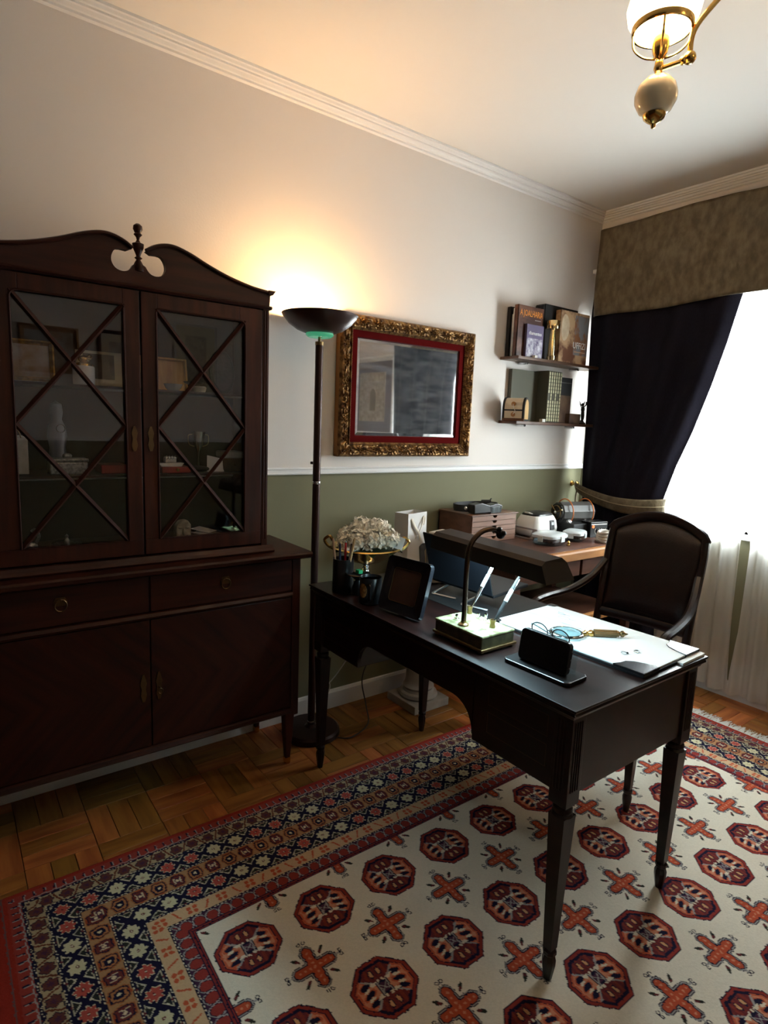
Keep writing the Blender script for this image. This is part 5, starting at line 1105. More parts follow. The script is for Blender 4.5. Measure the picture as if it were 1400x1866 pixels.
# pens in the lamp's penholders
def pen(label, base, tip, m1, m2, m3_):
    b0 = Vector(base); d_ = Vector(tip) - b0; ln = d_.length
    t = thing('fountain_pen', label, 'pen', base, group='pens in the onyx base'); q = Vector((0, 0, 1)).rotation_difference(d_); t.rotation_euler = q.to_euler()
    MB().lathe([(0.0, 0.0), (0.0025, 0.004), (0.0055, 0.05), (0.0058, ln * 0.45), (0.0062, ln * 0.46)], n=14).build('barrel', m1, t, smooth=True)
    MB().lathe([(0.0064, ln * 0.46), (0.0066, ln * 0.47), (0.0066, ln * 0.70), (0.0060, ln * 0.71)], n=14).build('grip_band', m2, t, smooth=True)
    MB().lathe([(0.0060, ln * 0.71), (0.0058, ln * 0.9), (0.004, ln * 0.985), (0, ln)], n=14).build('cap', m3_, t, smooth=True)
    MB().box(0.0055, 0.0075, -0.0015, 0.0015, ln * 0.72, ln * 0.93).build('clip', M_CHROME, t)
M_PEARL = mat('mother_of_pearl', (0.62, 0.62, 0.60), 0.25, 0.3, col2=(0.35, 0.36, 0.37), scale=(90, 90, 90))
ll(MB().lathe([(0.008, 0), (0.009, 0.004), (0.007, 0.012), (0.0095, 0.024), (0.0075, 0.024), (0.003, 0.008)], (1.216, 1.290, 0.822), 16)).build('pen_socket', M_OLDBRASS, la, smooth=True)
ll(MB().lathe([(0.008, 0), (0.009, 0.004), (0.007, 0.012), (0.0095, 0.024), (0.0075, 0.024), (0.003, 0.008)], (1.085, 1.325, 0.822), 16)).build('pen_socket', M_OLDBRASS, la, smooth=True)
pen('black fountain pen with pearl band standing in the front socket of onyx base', (1.216, 1.291, 0.833), (1.222, 1.390, 0.968), M_BLACKM, M_PEARL, M_BLACKM)
pen('silver white pen standing in the rear socket of onyx base', (1.085, 1.326, 0.833), (1.090, 1.425, 0.985), M_CHROME, M_PEARL, M_CHROME)

# ---------------------------------------------------------------- laptop on folding stand
M_SCREEN = mat('dark_laptop_shell', (0.007, 0.008, 0.011), 0.38, 0.0)
M_ALU = mat('aluminium', (0.55, 0.58, 0.60), 0.3, 1.0)
sd_ = thing('laptop_stand', 'folding aluminium laptop stand on the black leather mat', 'laptop stand', (0.86, 1.56, DZ + 0.003))
for x in (-0.075, 0.085):
    s_ = MB(); s_.tube([(x - 0.05, -0.085, 0.004), (x + 0.05, -0.055, 0.004)], 0.004, 4).tube([(x - 0.05, -0.085, 0.004), (x - 0.005, -0.045, 0.042)], 0.004, 4).tube([(x - 0.005, -0.045, 0.042), (x, 0.125, 0.042)], 0.004, 4).tube([(x, 0.125, 0.042), (x - 0.03, 0.145, 0.004)], 0.004, 4)
    s_.build('folding_leg', M_ALU, sd_)
MB().box(-0.10, 0.11, 0.035, 0.050, 0.040, 0.048).build('cross_bar', M_ALU, sd_)
lp = thing('laptop', 'dark laptop with raised lid on the aluminium stand behind the lamp', 'laptop', (0.845, 1.60, DZ + 0.052), rot=(math.radians(4), 0, math.radians(4)))
B(-0.150, 0.150, -0.085, 0.115, 0, 0.012).build('keyboard_base', M_SCREEN, lp, bevel=0.003)
lid = MB().box(-0.150, 0.150, -0.003, 0.003, 0, 0.195).build('lid', M_SCREEN, lp, loc=(0, -0.088, 0.010), rot=(math.radians(14), 0, 0), bevel=0.002)
MB().prism(rrect(0.284, 0.178, 0.004), 'y', 0.003, 0.0036).build('screen', M_BLACK, lid, loc=(0, 0, 0.008))
# ---------------------------------------------------------------- photo frames
M_FRBLK = mat('black_lacquer_frame', (0.010, 0.010, 0.013), 0.16, coat=0.5)
def deskframe(label, loc, rz, w, h, fw, lean, pic):
    t = thing('photo_frame', label, 'photo frame', loc, rot=(math.radians(lean), 0, rz))
    out = rrect(w, h, 0.018); inn = [(p * (w - 2 * fw) / w, fw + q * (h - 2 * fw) / h) for p, q in out]; n = len(out)
    mb = MB(); vs = [(p, 0, q) for p, q in out] + [(p, -0.016, q) for p, q in [(a * 0.985, b_ * 0.985 + 0.002) for a, b_ in out]] + [(p, -0.012, q) for p, q in inn] + [(p, 0, q) for p, q in inn]
    for k in range(3):
        for i in range(n): mb.f.append((k * n + i, k * n + (i + 1) % n, (k + 1) * n + (i + 1) % n, (k + 1) * n + i))
    mb.v = [tuple(map(float, v)) for v in vs]; mb.build('frame', M_FRBLK, t, smooth=True, ang=40)
    MB().prism([(p * 0.99, q) for p, q in inn], 'y', -0.010, -0.002).build('photograph', pic, t)
    MB().tube([(p * 1.0, -0.0115, q) for p, q in inn], 0.0014, 5, closed=True).build('gilt_fillet', M_OLDBRASS, t)
    MB().prism(rrect(w * 0.96, h * 0.96, 0.014), 'y', -0.002, 0.003).build('backing', M_BLACKM, t)
    s_ = MB().prism([(0.003, 0.002), (0.003, h * 0.75), (0.008, h * 0.75), (0.085 if lean < 0 else 0.06, 0.006), (0.08 if lean < 0 else 0.055, 0.0)], 'x', -0.02, 0.02); s_.build('easel_back', M_BLACKM, t)
deskframe('black lacquer photo frame with brown picture beside the onyx lamp base', (0.868, 1.218, DZ + 0.003), math.radians(8), 0.198, 0.190, 0.038, -16, mat('brown_photo_print', (0.075, 0.040, 0.028), 0.3, col2=(0.045, 0.024, 0.018), scale=(12, 12, 12)))
deskframe('small black photo frame seen edge-on behind the lacquer frame', (0.628, 1.585, DZ + 0.003), math.radians(62), 0.12, 0.165, 0.022, -24, M_BLACKM)

# ---------------------------------------------------------------- pen pot, mug, key dish
pp = thing('pen_pot', 'black cylindrical pen pot full of pens at the left end of the desk', 'pen pot', (0.525, 1.207, DZ))
MB().lathe([(0.0, 0), (0.039, 0), (0.040, 0.002), (0.040, 0.128), (0.037, 0.128), (0.037, 0.004), (0, 0.004)], n=32).build('pot', M_BLACK, pp, smooth=True)
pens = [((-0.02, -0.01), (-0.036, -0.02), 0.19, (0.55, 0.36, 0.24), 'tan wooden'), ((-0.008, 0.01), (-0.012, 0.016), 0.180, (0.45, 0.02, 0.03), 'red'), ((0.004, -0.012), (0.006, -0.02), 0.178, (0.02, 0.03, 0.09), 'dark blue'), ((0.012, 0.012), (0.022, 0.020), 0.176, (0.04, 0.04, 0.05), 'black'), ((0.018, -0.004), (0.040, 0.010), 0.205, (0.55, 0.40, 0.22), 'gold'), ((0.0, 0.02), (0.002, 0.03), 0.172, (0.35, 0.35, 0.37), 'grey')]
for i, ((bx, by), (tx, ty), hh, c_, nm) in enumerate(pens):
    t = thing('pen', '%s pen standing in the black pen pot' % nm, 'pen', (0.525 + bx, 1.207 + by, DZ + 0.0045), group='pens in the black pot')
    q = Vector((0, 0, 1)).rotation_difference(Vector((tx - bx, ty - by, 0.15))); t.rotation_euler = q.to_euler()
    m = mat('pen_' + nm.replace(' ', '_'), c_, 0.3)
    MB().cyl((0, 0, 0.006), (0, 0, hh), 0.0045, n=10).build('barrel', m, t, smooth=True); MB().lathe([(0.0, 0.0), (0.004, 0.006), (0.0045, 0.008)], n=10).build('tip', M_BLACK, t); MB().cyl((0, 0, hh), (0, 0, hh + 0.006), 0.0038, 0.003, n=10).build('end_cap', M_CHROME if i % 2 else m, t)
mu = thing('mug', 'black mug with a golden oval emblem on the desk', 'mug', (0.700, 1.212, DZ), rz=math.radians(-38))
MB().lathe([(0.0, 0), (0.036, 0), (0.040, 0.004), (0.040, 0.094), (0.0385, 0.0965), (0.037, 0.094), (0.037, 0.006), (0, 0.006)], n=36).build('body', M_BLACK, mu, smooth=True)
MB().tube(bez([(0.040, 0.0, 0.078), (0.066, 0.0, 0.074), (0.068, 0.0, 0.034), (0.040, 0.0, 0.022)], 7), [(0.006, 0.004)] * 22, 8).build('handle', M_BLACK, mu, smooth=True)
def em(u, v):
    a_ = u * 2 * PI; rr = v; y_ = 0.017 * rr * math.cos(a_); z_ = 0.052 + 0.026 * rr * math.sin(a_); th = -PI / 2 + y_ / 0.040 + math.radians(50)
    return (0.0404 * math.cos(th), 0.0404 * math.sin(th), z_)
MB().grid(em, 24, 6).build('gold_emblem', mat('gold_print', (0.50, 0.28, 0.09), 0.4, 0.3, col2=(0.20, 0.10, 0.04), scale=(160, 160, 160), detail=2), mu, smooth=True)
MB().lathe([(0.0, 0.086), (0.0372, 0.086)], n=24).build('coffee', mat('milky_coffee', (0.16, 0.14, 0.13), 0.25), mu)
kd = thing('key_dish', 'small black dish with gilt rim holding a green tag and keys behind the pen pot', 'dish', (0.588, 1.235, DZ))
MB().lathe([(0.0, 0), (0.025, 0), (0.022, 0.03), (0.012, 0.055), (0.034, 0.074), (0.046, 0.078), (0.045, 0.080), (0.03, 0.077), (0, 0.070)], n=28).build('dish', M_BLACK, kd, smooth=True); MB().tube([(0.0455 * math.cos(2 * PI * i / 32), 0.0455 * math.sin(2 * PI * i / 32), 0.079) for i in range(32)], 0.0015, 5, closed=True).build('gilt_rim', M_OLDBRASS, kd)
MB().box(-0.010, 0.014, -0.008, 0.010, 0.080, 0.094).build('green_tag', mat('green_plastic', (0.02, 0.36, 0.14), 0.4), kd, bevel=0.002)
MB().tube([(0.02 + 0.01 * math.cos(2 * PI * i / 14), 0.012, 0.100 + 0.01 * math.sin(2 * PI * i / 14)) for i in range(14)], 0.0014, 5, closed=True).build('key_ring', M_BRASS, kd)
MB().ball((-0.022, 0.0, 0.082), (0.010, 0.006, 0.004), 8, 6).build('pill', M_CERAM, kd, smooth=True)

# ---------------------------------------------------------------- brass compote with white hydrangeas
cb = thing('brass_compote', 'polished brass footed bowl with scroll handles at the rear left of the desk', 'bowl', (0.455, 1.362, DZ)); BZ = 0.0
MB().lathe([(0.0, 0), (0.050, 0), (0.050, 0.006), (0.036, 0.012), (0.014, 0.020), (0.009, 0.035), (0.013, 0.045), (0.009, 0.055), (0.012, 0.068), (0.030, 0.080)], n=32).build('foot', M_CHROME, cb, smooth=True)
MB().lathe([(0.028, 0.078), (0.062, 0.088), (0.100, 0.112), (0.138, 0.142), (0.146, 0.146), (0.140, 0.150), (0.132, 0.146), (0.092, 0.116), (0.05, 0.094), (0.0, 0.092)], n=48).build('bowl', M_BRASS, cb, smooth=True)
for s in (-1, 1):
    d_ = Vector((0.50, -0.866, 0)) * s if False else Vector((-0.55, -0.83, 0)) * s
    pts = [d_ * 0.125 + Vector((0, 0, 0.13)), d_ * 0.152 + Vector((0, 0, 0.142)), d_ * 0.170 + Vector((0, 0, 0.168)), d_ * 0.150 + Vector((0, 0, 0.184)), d_ * 0.138 + Vector((0, 0, 0.166))]
    MB().tube(bez(pts, 6), 0.006, 8).build('scroll_handle', M_BRASS, cb, smooth=True)
fl_ = thing('hydrangea_bouquet', 'white hydrangea bouquet with green leaves filling the brass bowl', 'flowers', (0.455, 1.362, DZ + 0.095))
M_PETAL = mat('white_petal', (0.92, 0.90, 0.82), 0.7, col2=(0.82, 0.79, 0.68), scale=(30, 30, 30)); M_LEAFG = mat('dark_leaf', (0.030, 0.050, 0.020), 0.45, col2=(0.018, 0.028, 0.012), scale=(30, 30, 30))
r = random.Random(11)
heads_ = [(-0.075, -0.05, 0.095, 0.052), (-0.03, -0.085, 0.085, 0.048), (0.035, -0.075, 0.10, 0.050), (0.080, -0.02, 0.105, 0.050), (-0.02, -0.01, 0.135, 0.060), (0.045, 0.03, 0.140, 0.055), (-0.065, 0.04, 0.115, 0.052), (0.015, 0.075, 0.115, 0.052), (0.095, 0.055, 0.105, 0.046), (-0.090, -0.005, 0.07, 0.040), (0.01, -0.10, 0.055, 0.040)]; heads = heads_
for (hx, hy, hz, hr) in heads:
    hx, hy, hz, hr = hx * 0.86, hy * 0.86, 0.045 + (hz - 0.055) * 0.88, hr * 0.82
    mb = MB(); n = 46
    for i in range(n):
        z_ = 1 - 1.55 * (i + 0.5) / n; th = i * 2.39996; rr = math.sqrt(max(0, 1 - z_ * z_)); d_ = Vector((rr * math.cos(th), rr * math.sin(th), z_)); d_ = (d_ + 0.18 * Vector((r.uniform(-1, 1), r.uniform(-1, 1), r.uniform(-1, 1)))).normalized()
        c_ = Vector((hx, hy, hz)) + d_ * hr * r.uniform(0.86, 1.1); a_ = d_.orthogonal().normalized(); a_.rotate(Matrix.Rotation(r.uniform(0, 6), 3, d_)); b_ = d_.cross(a_)
        s_ = r.uniform(0.013, 0.018)
        for k in range(4):
            t_ = k * PI / 2; u1 = a_ * math.cos(t_) + b_ * math.sin(t_); v1 = d_.cross(u1); cu = r.uniform(-0.1, 0.45)
            mb.add([c_, c_ + u1 * s_ * 0.5 + v1 * s_ * 0.48 + d_ * s_ * cu * 0.4, c_ + u1 * s_ * 1.05 + v1 * s_ * 0.2 + d_ * s_ * cu, c_ + u1 * s_ * 1.05 - v1 * s_ * 0.2 + d_ * s_ * (cu + 0.15), c_ + u1 * s_ * 0.5 - v1 * s_ * 0.48 + d_ * s_ * cu * 0.4], [(0, 1, 2), (0, 2, 3), (0, 3, 4)])
    mb.ball((hx, hy, hz), hr * 0.78, 10, 7); mb.build('flower_head', M_PETAL, fl_)
for i in range(10):
    a_ = i * 2 * PI / 10 + 0.2; c0 = Vector((0.06 * math.cos(a_), 0.06 * math.sin(a_), 0.04)); d_ = Vector((math.cos(a_), math.sin(a_), 0.25)); s_ = Vector((-math.sin(a_), math.cos(a_), 0))
    def lf(u, v): w = 0.024 * math.sin(PI * min(1, u * 0.98 + 0.02)) ** 0.8; return tuple(c0 + d_ * u * 0.085 + s_ * (v - 0.5) * 2 * w + Vector((0, 0, -0.03 * u * u + 0.008 * abs(v - 0.5))))
    MB().grid(lf, 8, 4).build('leaf', M_LEAFG, fl_, smooth=True)
MB().lathe([(0.0, 0.0), (0.06, 0.008), (0.10, 0.030), (0.11, 0.045), (0.0, 0.06)], n=20).build('moss', M_LEAFG, fl_, smooth=True)
t = thing('gift_tag', 'blank white gift tag propped at the rim of the brass bowl', 'tag', (0.560, 1.430, DZ + 0.150), rot=(math.radians(-10), math.radians(14), math.radians(30)))
B(-0.024, 0.024, -0.001, 0.001, 0, 0.050).build('card', M_PAPER, t); MB().tube([(0.0, 0, 0.046), (-0.010, 0.004, 0.058), (-0.03, 0.008, 0.050)], 0.0008, 5).build('string', M_CREAM, t)

# ================================================================== STONE PEDESTAL COLUMN WITH BAGS
M_STONE = mat('grey_marble', (0.42, 0.40, 0.37), 0.4, col2=(0.30, 0.28, 0.26), scale=(9, 9, 9), detail=7)
sc_ = thing('stone_pedestal', 'pale marble pedestal column standing behind the desk by the wall', 'pedestal', (0.190, 1.905, 0))
B(-0.112, 0.112, -0.112, 0.112, 0, 0.042).build('plinth', M_STONE, sc_, bevel=0.003)
MB().lathe([(0.094, 0.042), (0.100, 0.052), (0.094, 0.066), (0.080, 0.072), (0.074, 0.084), (0.080, 0.096), (0.072, 0.108), (0.066, 0.13), (0.060, 0.62), (0.064, 0.64), (0.072, 0.655), (0.068, 0.668), (0.086, 0.690), (0.096, 0.70)], n=40).build('shaft', M_STONE, sc_, smooth=True)
B(-0.13, 0.13, -0.13, 0.13, 0.70, 0.735).build('top_slab', M_STONE, sc_, bevel=0.004)
M_KRAFT = mat('white_card_paper', (0.66, 0.64, 0.62), 0.6)
bg = thing('gift_bag', 'tall white paper gift bag with ribbon bow standing on the marble pedestal', 'bag', (0.150, 1.838, 0.735), rz=math.radians(14))
b_ = MB(); vs = [(-0.045, -0.075, 0), (0.045, -0.075, 0), (0.045, 0.075, 0), (-0.045, 0.075, 0), (-0.040, -0.075, 0.25), (0.040, -0.075, 0.25), (0.040, 0.075, 0.25), (-0.040, 0.075, 0.25)]
b_.add(vs, [(3, 2, 1, 0), (0, 1, 5, 4), (1, 2, 6, 5), (2, 3, 7, 6), (3, 0, 4, 7)]).build('bag_body', M_KRAFT, bg, solid=0.0012)
M_RIB = mat('cream_ribbon', (0.58, 0.52, 0.42), 0.35)
def ribbon(p, w, parent, name='ribbon'):
    P_ = bez(p, 6); n = len(P_)
    def fn(u, v): i = min(int(round(u * (n - 1))), n - 1); return tuple(P_[i] + Vector((0, (v - 0.5) * w, (v - 0.5) * w * 0.5)))
    MB().grid(fn, n - 1, 2).build(name, M_RIB, parent, smooth=True, solid=0.001)
ribbon([(0.043, -0.05, 0.225), (0.050, -0.035, 0.19), (0.052, 0.0, 0.150), (0.050, 0.018, 0.115)], 0.014, bg)
ribbon([(0.043, 0.045, 0.230), (0.052, 0.030, 0.20), (0.053, 0.010, 0.170), (0.050, -0.020, 0.130)], 0.014, bg)
ribbon([(0.043, 0.052, 0.228), (0.050, 0.050, 0.215), (0.051, 0.042, 0.190)], 0.012, bg)
bx = thing('gift_bag', 'short cream gift bag with bow right of the tall white bag', 'bag', (0.262, 1.935, 0.735), rz=math.radians(14))
B(-0.03, 0.03, -0.055, 0.060, 0, 0.165).build('bag_body', mat('cream_card', (0.56, 0.50, 0.43), 0.6), bx, bevel=0.002)
MB().ball((0.034, -0.025, 0.150), (0.010, 0.016, 0.012), 10, 8).tube(bez([(0.034, -0.03, 0.145), (0.040, -0.045, 0.11), (0.036, -0.05, 0.08)], 5), 0.004, 6).build('bow', mat('mauve_ribbon', (0.30, 0.22, 0.20), 0.4), bx, smooth=True)

# ================================================================== WORKTABLE IN THE CORNER
TZ = 0.815; TX = 0.625; TY0, TY1 = 2.085, 3.16
M_TEAK = mat('red_brown_table', (0.090, 0.032, 0.018), 0.45, col2=(0.055, 0.020, 0.011), scale=(30, 4, 30), spec=0.35)
M_TEAKE = mat('golden_table_edge', (0.36, 0.155, 0.045), 0.55, col2=(0.25, 0.10, 0.03), scale=(30, 4, 30), spec=0.25)
wt = thing('worktable', 'red-brown worktable with golden wooden edge in the corner under the shelves', 'table', (0.31, (TY0 + TY1) / 2, 0)); WO = Vector(wt.location)
def wl(mb): mb.v = [tuple(Vector(p) - WO) for p in mb.v]; return mb
wl(B(0.018, TX - 0.035, TY0 + 0.012, TY1 - 0.012, TZ - 0.022, TZ)).build('tabletop', M_TEAK, wt)
wl(MB().prism([(TX - 0.035, TZ - 0.004), (TX - 0.008, TZ - 0.004), (TX, TZ - 0.012), (TX, TZ - 0.050), (TX - 0.035, TZ - 0.050)], 'y', TY0, TY1)).build('front_edge', M_TEAKE, wt, bevel=0.002)
wl(B(0.018, TX, TY0, TY0 + 0.012, TZ - 0.05, TZ - 0.004)).build('side_edge', M_TEAKE, wt); wl(B(0.018, TX, TY1 - 0.012, TY1, TZ - 0.05, TZ - 0.004)).build('side_edge', M_TEAKE, wt)
ap = MB(); ap.box(0.03, TX - 0.03, TY0 + 0.02, TY0 + 0.036, TZ - 0.14, TZ - 0.03).box(0.03, TX - 0.03, TY1 - 0.036, TY1 - 0.02, TZ - 0.14, TZ - 0.03).box(0.03, 0.046, TY0 + 0.02, TY1 - 0.02, TZ - 0.14, TZ - 0.03); wl(ap).build('apron', M_TEAK, wt)
for i in range(2):
    a0 = TY0 + 0.04 + i * 0.50; d = wl(B(TX - 0.05, TX - 0.028, a0, a0 + 0.48, TZ - 0.14, TZ - 0.054)).build('drawer', M_TEAK, wt, bevel=0.002)
    wl(MB().lathe([(0.006, 0), (0.006, 0.008), (0.011, 0.014), (0, 0.02)], (TX - 0.028, a0 + 0.24, TZ - 0.097), 14, axis=(1, 0, 0))).build('knob', M_OLDBRASS, d, smooth=True)
for lx in (0.05, TX - 0.05):
    for ly in (TY0 + 0.045, TY1 - 0.045): wl(MB().lathe([(0.016, 0.0), (0.022, 0.5), (0.024, TZ - 0.03)], (lx, ly, 0), sq=True)).build('leg', M_TEAK, wt, bevel=0.002)
wl(B(TX - 0.065, TX - 0.035, TY0 + 0.04, TY1 - 0.04, 0.40, 0.44)).build('stretcher', M_TEAKE, wt, bevel=0.002)
wl(B(0.05, TX - 0.06, TY0 + 0.03, TY1 - 0.03, 0.40, 0.415)).build('lower_shelf', M_TEAK, wt)

# ---------------------------------------------------------------- chest of small drawers with head magnifier
cdr = thing('drawer_chest', 'small wooden chest of five shallow drawers on the worktable', 'drawer chest', (0.142, 2.310, TZ)); hw = 0.168
M_CHEST = mat('chest_wood', (0.15, 0.068, 0.040), 0.45, col2=(0.10, 0.045, 0.028), scale=(20, 4, 40))
M_CHESTF = mat('chest_drawer_front', (0.25, 0.135, 0.092), 0.45, col2=(0.19, 0.095, 0.062), scale=(20, 5, 60))
cc = MB(); cc.box(-0.125, 0.118, -hw, -hw + 0.008, 0, 0.142).box(-0.125, 0.118, hw - 0.008, hw, 0, 0.142).box(-0.125, -0.118, -hw, hw, 0, 0.142).box(-0.125, 0.118, -hw, hw, 0, 0.005); cc.build('chest_carcass', M_CHEST, cdr)
B(-0.128, 0.128, -hw - 0.004, hw + 0.010, 0.142, 0.149).build('chest_top', M_CHEST, cdr, bevel=0.001)
for i in range(5):
    z0 = 0.004 + i * 0.0277; zt = z0 + 0.0255
    nt_ = [(-hw + 0.004, z0), (hw - 0.004, z0), (hw - 0.004, zt)] + [(0.016 * math.cos(PI * k / 8), zt - 0.013 * math.sin(PI * k / 8)) for k in range(9)] + [(-hw + 0.004, zt)]
    MB().prism(nt_, 'x', 0.112, 0.124).build('drawer_front', M_CHESTF, cdr)
    B(-0.11, 0.110, -hw + 0.012, hw - 0.012, z0 + 0.002, zt - 0.006).build('drawer_tray', M_BLACKM, cdr)
hm = thing('head_magnifier', 'black head-band magnifier lying on the small drawer chest', 'magnifier', (0.150, 2.285, TZ + 0.149))
band = bez([(0.075, -0.075, 0.03), (0.045, -0.120, 0.026), (-0.035, -0.125, 0.022), (-0.085, -0.06, 0.022), (-0.09, 0.05, 0.022), (-0.045, 0.115, 0.024), (0.03, 0.118, 0.028), (0.072, 0.085, 0.03)], 6)
MB().tube(band, [(0.020, 0.004)] * len(band), 6, flat=(0, 0, 1)).build('head_band', M_BLACKM, hm, smooth=True)
MB().prism([(-0.110, 0.004), (0.090, 0.004), (0.095, 0.040), (0.055, 0.050), (0.0, 0.042), (-0.06, 0.058), (-0.115, 0.050)], 'x', 0.050, 0.100).build('visor', M_BLACK, hm, bevel=0.004)
for y in (0.028, 0.064): B(0.090, 0.104, y - 0.009, y + 0.009, 0.002, 0.034).build('lens', M_CLEAR, hm, bevel=0.002)
MB().box(0.085, 0.100, 0.004, 0.084, 0.0, 0.008).box(0.085, 0.100, 0.004, 0.012, 0, 0.038).box(0.085, 0.100, 0.078, 0.084, 0, 0.038).build('lens_holder', M_BLACK, hm, bevel=0.001)
MB().ball((0.05, -0.125, 0.028), 0.011, 12, 8).build('hinge_knob', M_CHROME, hm, smooth=True); MB().cyl((-0.06, 0.10, 0.03), (-0.02, 0.135, 0.034), 0.018, n=16).build('battery_case', M_BLACKM, hm, smooth=True)
MB().tube(bez([(-0.03, 0.13, 0.042), (-0.025, 0.135, 0.055), (-0.02, 0.138, 0.058)], 4), 0.003, 5).build('switch', M_BLACK, hm)
# ---------------------------------------------------------------- metal wedge stand
mw_ = thing('metal_wedge_stand', 'grey metal triangular wedge stand beside the drawer chest', 'stand', (0.285, 2.560, TZ), rz=math.radians(0))
tri = [(-0.024, 0.0), (0.024, 0.0), (0.0, 0.058)]
M_GREYM = mat('grey_sheet_metal', (0.42, 0.43, 0.45), 0.35, 0.8)
def wedge(x0, x1):
    mb = MB(); a_ = [(x0, y, z) for y, z in tri]; b2 = [(x1, y, z) for y, z in tri]; ia = [(x0, y * 0.6, 0.012 + z * 0.55) for y, z in tri]; ib = [(x1, y * 0.6, 0.012 + z * 0.55) for y, z in tri]
    vs = a_ + b2 + ia + ib; fs = []
    for i in range(3): j = (i + 1) % 3; fs += [(i, j, 3 + j, 3 + i), (6 + j, 6 + i, 9 + i, 9 + j), (i, 6 + i, 6 + j, j), (3 + i, 3 + j, 9 + j, 9 + i)]
    return mb.add(vs, fs)
wedge(0.03, 0.06).build('front_triangle', M_GREYM, mw_); wedge(-0.16, -0.13).build('rear_triangle', M_GREYM, mw_)
MB().box(-0.16, 0.06, -0.003, 0.003, 0.050, 0.058).box(-0.16, 0.06, -0.024, -0.018, 0.0, 0.008).build('rail', M_GREYM, mw_); B(-0.165, -0.16, -0.03, -0.022, 0, 0.115).build('upright', M_GREYM, mw_)
# ---------------------------------------------------------------- ultrasonic cleaner
uc = thing('ultrasonic_cleaner', 'white rounded ultrasonic cleaner with black display on the worktable', 'cleaner', (0.225, 2.700, TZ), rz=math.radians(4))
def sq(w, d, p=4.0, n=40): return [((abs(math.cos(t_)) ** (2 / p)) * math.copysign(d, math.cos(t_)), (abs(math.sin(t_)) ** (2 / p)) * math.copysign(w, math.sin(t_))) for t_ in [2 * PI * i / n for i in range(n)]]
def loft(levels, n=40, cap=True):
    mb = MB()
    for w, d, z, dx in levels: mb.v += [(x + dx, y, z) for x, y in sq(w, d, n=n)]
    for k in range(len(levels) - 1):
        for i in range(n): mb.f.append((k * n + i, k * n + (i + 1) % n, (k + 1) * n + (i + 1) % n, (k + 1) * n + i))
    if cap: mb.f += [tuple(range(n - 1, -1, -1)), tuple(range((len(levels) - 1) * n, len(levels) * n))]
    return mb
loft([(0.092, 0.070, 0.0, 0), (0.112, 0.084, 0.012, 0), (0.116, 0.086, 0.045, 0), (0.108, 0.080, 0.085, 0), (0.092, 0.068, 0.112, 0), (0.086, 0.062, 0.116, 0)]).build('housing', M_WHITE, uc, smooth=True, ang=65)
loft([(0.086, 0.062, 0.116, 0), (0.084, 0.060, 0.124, 0), (0.070, 0.048, 0.130, 0)]).build('lid', M_BLACK, uc, smooth=True)
MB().tube(bez([(0.02, -0.075, 0.124), (0.0, -0.080, 0.130), (-0.03, -0.075, 0.130)], 5), 0.005, 6).build('lid_catch', M_WHITE, uc, smooth=True)
pm_ = B(0.074, 0.087, 0.006, 0.050, 0.038, 0.092, R=RY(math.radians(-9))).build('display_panel', M_BLACK, uc, bevel=0.004); B(0.0866, 0.0880, 0.018, 0.038, 0.066, 0.082, R=RY(math.radians(-9))).build('display_digits', mat('lcd_grey', (0.45, 0.46, 0.47), 0.4), pm_); B(0.0868, 0.0880, 0.023, 0.034, 0.045, 0.052, R=RY(math.radians(-9))).build('start_button', mat('grey_button', (0.12, 0.12, 0.13), 0.4), pm_)
# ---------------------------------------------------------------- glass clip-lid containers
M_LIDC = mat('frosted_lid', (0.70, 0.76, 0.78), 0.2, trans=0.2, alpha=0.9)
def clipbox(label, x, y, rz, w, d, h):
    t = thing('clip_lid_container', label, 'container', (x, y, TZ), rz=rz, group='clip-lid boxes on the worktable')
    loft([(w * 0.80, d * 0.80, 0, 0), (w * 0.92, d * 0.92, 0.010, 0), (w * 0.97, d * 0.97, h * 0.62, 0)]).build('glass_box', M_CLEAR, t, smooth=True)
    loft([(w, d, h * 0.62, 0), (w * 1.03, d * 1.03, h * 0.66, 0), (w * 1.02, d * 1.02, h * 0.86, 0), (w * 0.86, d * 0.86, h * 0.98, 0), (w * 0.6, d * 0.6, h, 0)]).build('lid', M_LIDC, t, smooth=True)
    for a_, b2 in ((1, 0), (-1, 0), (0, 1), (0, -1)):
        cxx, cyy = a_ * d * 1.05, b2 * w * 1.05; B(cxx - 0.004 - 0.010 * abs(b2), cxx + 0.004 + 0.010 * abs(b2), cyy - 0.004 - 0.014 * abs(a_), cyy + 0.004 + 0.014 * abs(a_), h * 0.36, h * 0.84).build('clip', M_LIDC, t, bevel=0.002)
    B(-d * 0.55, d * 0.6, -w * 0.5, w * 0.45, 0.012, 0.026).build('contents', mat('mixed_trinkets', (0.14, 0.06, 0.04), 0.5, col2=(0.03, 0.02, 0.02), scale=(60, 60, 60)), t, bevel=0.004)
clipbox('larger clip-lid glass box in front of the white ultrasonic cleaner', 0.440, 2.545, math.radians(8), 0.088, 0.072, 0.062)
clipbox('smaller clip-lid glass box between the cleaner and black tumbler', 0.440, 2.760, math.radians(20), 0.068, 0.055, 0.058)
o = MB().lathe([(0.0, 0), (0.010, 0), (0.011, 0.006), (0.004, 0.012), (0.008, 0.018), (0.004, 0.026), (0, 0.027)], n=14).build('brass_bell', M_BRASS, loc=(0.520, 2.600, TZ), smooth=True); tag(o, 'tiny brass bell at the corner of the larger glass box', 'bell')
